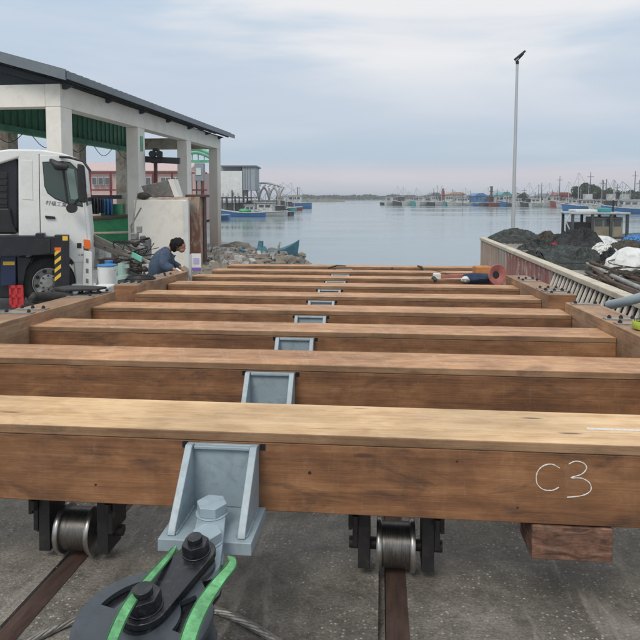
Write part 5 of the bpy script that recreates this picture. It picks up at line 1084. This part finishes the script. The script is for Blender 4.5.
lb(t_, 194, 203, 163, 181, 32, .5, M_GREYB, 'cabinet_body', .02); lb(t_, 196, 201, 168, 175, 31.97, .03, M_WHITEP, 'cabinet_door', 0); lb(t_, 196, 197, 181, 232, 32.2, .1, M_DARKB, 'leg', 0); lb(t_, 201, 202, 181, 232, 32.2, .1, M_DARKB, 'leg', 0)
# pink building
pk = thing('pink_building', 'long two storey pink building behind the shed', 'building', gp(150, 60, .5), R(YAW))
wl_ = lb(pk, 60, 192, 171, 222, 60, 9, M_PINKB, 'wall', 0)
c = at(133, 171, 59.7); mb = MB(Matrix.Translation(c) @ Matrix.Rotation(R(YAW),4,'Z')); mb.prism([(-.4,0),(9.7,0),(4.6,1.0)], 'x', -7.2, 5.2); mb.build('roof', paint('pale_pink_roof', (.52,.40,.38), .8, 0, .15), pk)
for px in (94,100.5,107,121,128,141,148,163,168,173,178,186):
    for y0, y1 in ((177,185),(200,209)):
        w_ = lb(pk, px-2.4, px+2.4, y0, y1, 59.5, .45, M_WHITEP, 'window_frame', 0); 
        for q in (-1.1, 1.1): lb(w_, px+q-.9, px+q+.9, y0+.5, y1-.5, 59.44, .05, M_WIN, 'pane', 0)
# buildings at left shore on stilts
sb = thing('stilt_building', 'grey clad building raised on dark posts over the water', 'building', gp(230, 80, 0), R(YAW))
lb(sb, 240, 253, 166.5, 190, 88, 6, M_GREYB, 'wall', 0); lb(sb, 214, 240, 171, 196, 87.8, 6, M_WHITEP, 'white_panel', 0); lb(sb, 218, 254, 165.3, 166.6, 87.6, 7, M_ROOF, 'roof', 0); lb(sb, 216, 252, 197, 198.5, 87, 5, M_DARKB, 'deck', 0); lb(sb, 253, 255, 176, 190, 89, 3, M_GREYB, 'side_box', 0)
lb(sb, 218, 240, 167, 170.5, 89, 4, M_GREYB, 'upper_wall', 0)
for px in (222,227,232,235,239,243,247,251): lb(sb, px-.5, px+.5, 190 if px > 230 else 198, 214, 87.4+random.random(), .2, M_DARKB, 'stilt', 0)
for px in (223,228,233,238): lb(sb, px-.2, px+.2, 193, 197, 87, .1, M_DARKB, 'rail_post', 0)
lb(sb, 214, 252, 203, 210, 91, 3, M_GREYM2, 'lower_wall', 0)
for px in (242.5,245,247.5,250): lb(sb, px-.2, px+.2, 167.5, 189, 87.93, .05, M_ROOF, 'cladding_seam', 0)
lsh = slab('left_jetty', [tuple(gp(196,84,0))[:2], tuple(gp(250,86,0))[:2], tuple(gp(268,92,0))[:2], tuple(gp(285,104,0))[:2], tuple(gp(293,130,0))[:2], tuple(gp(190,150,0))[:2]], .62, -2, FARM, 'dark jetty under the left shore buildings')
ab = thing('arch_building', 'white framework pavilion with branching arches on the left shore', 'pavilion', gp(268, 96, .5), R(YAW))
da = 96
for c_ in (259, 269, 279):
    lb(ab, c_-1, c_+1, 196, 208, da, .4, M_WHITEB, 'pillar', 0)
    for s_ in (-1, 1):
        mb = MB(); mb.tube([at(c_,198,da), at(c_+s_*2.2,191,da), at(c_+s_*5.0,187,da)], .17, 6); mb.build('arch_limb', M_WHITEB, ab, smooth=60)
    for dd in (3, 6):
        lb(ab, c_-.8, c_+.8, 188, 207, da+dd, .4, M_WHITEB, 'pillar', 0)
pts_ = [at(246,190,da)]+[at(246+36*t_/12, 187.5-4.5*math.sin(PI*min(1,t_/12*1.0)*.9+.2), da) for t_ in range(13)]
mb = MB(); mb.tube(pts_, .16, 6); mb.build('roof_edge', M_WHITEB, ab, smooth=60)
for k in range(7): 
    mb = MB(); mb.tube([at(248+5*k,187,da), at(250+5*k,184.5,da+3), at(250+5*k,186,da+7)], .1, 5); mb.build('roof_rib', M_WHITEB, ab)
lb(ab, 247, 282, 200, 207, da+8, .5, M_GREYM2, 'back_wall', 0); lb(ab, 246, 284, 206.5, 209, da-.5, 3, M_DARKB, 'floor_slab', 0)
for i, (px, d, y0) in enumerate([(297.5,140,187),(226,150,183),(244,140,186),(452,240,189)]):
    mb = MB(); b_ = gp(px, d, .5); t_ = at(px, y0, d); mb.cyl(b_, Vector((b_.x,b_.y,t_.z)), .14, .08, 6); mb.build('far_pole', M_DARKB, None, ['dark mooring pole right of the left shore boats','thin pole behind the grey stilt building','thin pole between stilt building and pavilion','thin mast far out above the breakwater'][i], 'pole')
# far right buildings
def fb(name, px0, px1, y0, d, dep, mat, label, roofm=None, wins=0):
    base = CAMZ-.9; ht = CAMZ+(197-y0)/640*d-.9
    c = gp((px0+px1)/2, d, .9); wd = (px1-px0)/640*d; M = Matrix.Translation(c) @ Matrix.Rotation(R(YAW),4,'Z'); b_ = thing(name, label, 'building', M)
    mb = MB(M); mb.bb((-wd/2, 0, -.2), (wd/2, dep, ht)); wl = mb.build('wall', mat, b_)
    mb = MB(M); mb.prism([(-wd/2-.3, ht+.001), (wd/2+.3, ht+.001), (wd/2*.4, ht+.9), (-wd/2*.4, ht+.9)], 'y', -.3, dep+.3); mb.build('roof', roofm or M_ROOF, b_)
    for k in range(wins):
        mb = MB(M); x = -wd/2+wd*(k+.5)/wins; mb.bb((x-wd/wins*.28, -.06, ht*.4), (x+wd/wins*.28, -.005, ht*.8)); mb.build('window', M_WIN, b_)
    mb = MB(M); mb.bb((wd*.3, -.08, 0), (wd*.3+1.2, -.006, min(2.2, ht*.7))); mb.build('door', M_DARKB, b_)
fb('far_warehouse', 448, 466, 194.5, 230, 10, M_TANB, 'long low tan warehouse on the far right shore', paint('pinkish_roof', (.45,.30,.26), .8), 6)
fb('far_shed', 431, 441, 195, 232, 8, M_GREYB, 'grey shed left of the maroon tower', None, 3)
fb('far_warehouse', 466, 475, 197.5, 220, 8, M_WHITEP, 'small pale house between tan warehouse and blue shed', None, 2)
fb('blue_shed', 475, 487, 196, 205, 8, M_BLUEB, 'bright blue boxy shed on the far shore', M_BLUEB, 3)
fb('green_roof_house', 501, 512, 195, 200, 8, M_WHITEP, 'pale house with mint green roof left of the lamp post', M_TEALB, 3)
fb('far_warehouse', 515, 532, 197, 195, 8, M_GREYB, 'grey warehouse right of the lamp post', None, 5)
fb('container_stack', 556, 573, 195.5, 180, 6, M_REDB, 'red container like building left of the round tree', M_REDB, 4)
fb('far_warehouse', 533, 555, 196.5, 190, 8, M_WHITEP, 'long white warehouse left of the red building', M_GREYB, 6)
fb('far_warehouse', 600, 640, 196, 175, 8, M_GREYM2, 'long pale shed behind the right moored trawlers', None, 8)
tw = thing('maroon_tower', 'thin maroon lighthouse like tower on the far shore', 'tower', gp(443, 225, .9), R(YAW))
lb(tw, 441.6, 444.6, 191, 200, 225, 1, M_REDB, 'tower_shaft', 0); lb(tw, 442.2, 444.0, 188.5, 191, 225.1, .7, M_REDB, 'lantern', 0); lb(tw, 441, 445.2, 195, 195.7, 224.8, 1.4, M_DARKB, 'gallery', 0)
tw = thing('dark_chimney', 'dark lattice tower right of the blue shed', 'tower', gp(491.5, 196, .9), R(YAW))
lb(tw, 490.6, 492.6, 187, 205, 196, .6, M_DARKB, 'shaft', 0); lb(tw, 490, 493.2, 191, 191.8, 195.9, .8, M_DARKB, 'platform', 0); lb(tw, 490.2, 493, 186.4, 187.2, 195.9, .8, M_DARKB, 'top_plate', 0)
random.seed(11)
place = ['left of the lamp post','just right of the lamp post','above the dark boats','above the white warehouse','between warehouse and red building','left of the round tree','in front of the round tree','right of the round tree','above the trawlers','tallest at the right edge','at the extreme right','above the tan warehouse','above the blue shed','by the mint green roof']
for i, (px, y0) in enumerate([(507,190),(524,188),(541.5,183),(552,190),(559.5,176),(547,192),(590,172),(603,180),(617,184),(634.5,171),(639,180),(463,192),(497,189),(515.5,191)]):
    d = random.uniform(150,180) if px < 580 else 135
    b_ = gp(px, d, .5); t_ = at(px, y0, d); t = thing('utility_mast', 'thin dark mast '+place[i]+' on the far right shore', 'mast', b_)
    mb = MB(); mb.cyl(b_, Vector((b_.x,b_.y,t_.z)), .11, .06, 6); mb.build('pole', M_DARKB, t)
    mb = MB(); z = b_.z+(t_.z-b_.z)*.86; mb.bar(Vector((b_.x-.7,b_.y,z)), Vector((b_.x+.7,b_.y,z)), .08, .08); mb.build('crossarm', M_DARKB, t)
# ================================================================ TREES
def tree(px, y0, px0, px1, d, label, seed, nl=1500, lr=.35, trunk=True, name='broadleaf_tree', flat=.8):
    random.seed(seed); b = gp(px, d, .9); top = at(px, y0, d).z; H = top-.9; rw = (px1-px0)/1280*d
    t = thing(name, label, 'tree', b)
    mb = MB(); mb.cyl(b, b+Vector((0,0,H*.5)), .22, .14, 8)
    cl_ = []
    for k in range(9):
        a = random.uniform(0, 2*PI); q = math.sqrt(random.random()); c = b+Vector((math.cos(a)*rw*.75*q, math.sin(a)*rw*.75*q, H*random.uniform(.42,.82) - H*.18*q)); cl_.append((c, rw*random.uniform(.28,.45)))
        mb.cyl(b+Vector((0,0,H*.3)), c, .10, .03, 5)
    mb.build('trunk', M_TRUNK, t)
    mb = MB(); vs = []; fs = []
    for k in range(nl):
        c, r_ = random.choice(cl_); v = Vector((random.gauss(0,1), random.gauss(0,1), random.gauss(0,1))).normalized()*r_*random.uniform(.55,1.08); v.z *= flat
        p = c+v; n_ = Vector((random.uniform(-1,1), random.uniform(-1,1), random.uniform(-.3,1))).normalized(); u = n_.orthogonal().normalized(); w_ = n_.cross(u); s_ = lr*random.uniform(.5,1.2); o = len(vs)
        vs += [p-u*s_, p-w_*s_*.5, p+u*s_, p+w_*s_*.5]; fs.append((o,o+1,o+2,o+3))
    mb.add(vs, fs); mb.build('crown', M_LEAF if seed % 2 else M_LEAFF, t)
tree(584, 180.5, 571, 598, 165, 'round dark green tree, the largest on the far right shore', 1, 2600)
tree(597, 184, 588, 608, 170, 'dark tree right against the largest round tree', 3, 2000)
tree(610, 188, 600, 622, 172, 'lower bushy tree third in the far right clump', 5, 1800)
tree(523, 191, 516, 530, 175, 'small flat topped tree right of the lamp post', 7, 900, .25)
tree(624, 190, 612, 636, 178, 'low green tree behind the right edge masts', 9, 1500)
tree(638, 188, 628, 650, 175, 'green tree cut by the right edge', 11, 1500)
mb = MB(); random.seed(5); vs = []; fs = []
for k in range(9000):
    px = random.uniform(300, 560) if k % 3 else random.uniform(560, 660); d = random.uniform(520,600) if px < 480 else random.uniform(230,330)
    hh = (1.4+3.2*(.5+.5*noise.noise(Vector((px*.08, 0, 0)))))*(1 if px < 480 else .75); p = gp(px, d, .8+random.random()*hh); s_ = random.uniform(.5,1.4)*(1 if px < 480 else .5)
    n_ = Vector((random.uniform(-1,1), random.uniform(-1,1), random.uniform(-.3,1))).normalized(); u = n_.orthogonal().normalized(); w_ = n_.cross(u); o = len(vs); vs += [p-u*s_, p-w_*s_*.6, p+u*s_, p+w_*s_*.6]; fs.append((o,o+1,o+2,o+3))
mb.add(vs, fs); mb.build('distant_treeline', M_LEAFF, kind='stuff', label='low dark treeline along the horizon', cat='trees')
# ================================================================ RUBBLE
random.seed(3); mb = MB()
def ground_z(x, y):
    u = (x+8.0-(y-13)/13.5*.6)/4.9; v = (y-13)/13.5; z = .62-.50*max(0, v-.35)-.50*max(0, u-.75)*2*v
    if v > .86: z -= (v-.86)*7
    if u > .93: z -= (u-.93)*9
    return z
for k in range(900):
    v = random.uniform(.05,.93); u = random.uniform(.2,.97); x = -8+u*4.9+v*.6; y = 13+v*13.5
    mb.rock((x, y, ground_z(x, y)+.01), random.choice((.04,.06,.08,.10,.14,.2)), k, (1,1,.7), 1, .5)
mb.build('rubble', M_ROCK, kind='stuff', label='broken concrete rubble on the bank left of the slipway', cat='rubble')
mb = MB()
for k in range(60):
    v = random.uniform(.1,.85); u = random.uniform(.35,.9); x = -8+u*4.9+v*.6; y = 13+v*13.5
    mb.box((x, y, ground_z(x, y)+.09), [random.uniform(.08,.26) for _ in range(3)], Matrix.Rotation(random.uniform(0,3), 4, 'Z') @ Matrix.Rotation(random.uniform(-.6,.6), 4, 'X'))
mb.build('broken_concrete', M_YARD, kind='stuff', label='pale broken concrete lumps among the rubble', cat='rubble', bev=.015)
labs = ['pale boulder at the tip of the rubble bank','flat grey slab rock near the skiff','jagged dark rock beside the last column','white chunk of concrete in the rubble','brownish rock at the foot of the last column','large grey rock midway along the rubble','pale stone close to the far timber end','tilted concrete chunk near the water']
for i, (px, py, r_) in enumerate([(240,247,.34),(252,253,.30),(214,256,.3),(229,249,.3),(204,262,.2),(224,266,.22),(212,272,.15),(240,264,.2)]):
    p = atz(px, py, .42); mb = MB(); mb.rock(p, r_, i*7+2, (1.2,1,.7), 2, .5, 1.1); mb.build('boulder', M_ROCK, None, labs[i], 'rock')
for i, (px, py, lab) in enumerate([(204,250,'dry brown scrub at the foot of the last column'),(211,247,'twiggy scrub right of the last column base'),(196,262,'dry weeds below the peeling pillar')]):
    random.seed(i); b = gp(px, 22-2*i, YARD); mb = MB()
    for k in range(45):
        a = random.uniform(0,2*PI); l = random.uniform(.1,.4); q = b+Vector((math.cos(a)*.25, math.sin(a)*.25, 0)); mb.cyl(q, q+Vector((math.cos(a)*l*.5, math.sin(a)*l*.5, l)), .012, .004, 3, False)
    mb.build('dry_scrub', M_WEED, None, lab, 'scrub')

# ================================================================ HAZE
hm = bpy.data.materials.new('haze_air'); hm.use_nodes = True; t = hm.node_tree; t.nodes.clear(); o_ = t.nodes.new('ShaderNodeOutputMaterial'); pv = t.nodes.new('ShaderNodeVolumePrincipled')
pv.inputs['Color'].default_value = (.90,.93,1,1); pv.inputs['Density'].default_value = .0007; pv.inputs['Anisotropy'].default_value = .1; t.links.new(pv.outputs[0], o_.inputs['Volume'])
mb = MB(); mb.bb((-3050,-80,-4), (3050,4550,14)); mb.build('haze', hm, kind='stuff', label='thin pale air over the harbour', cat='haze')
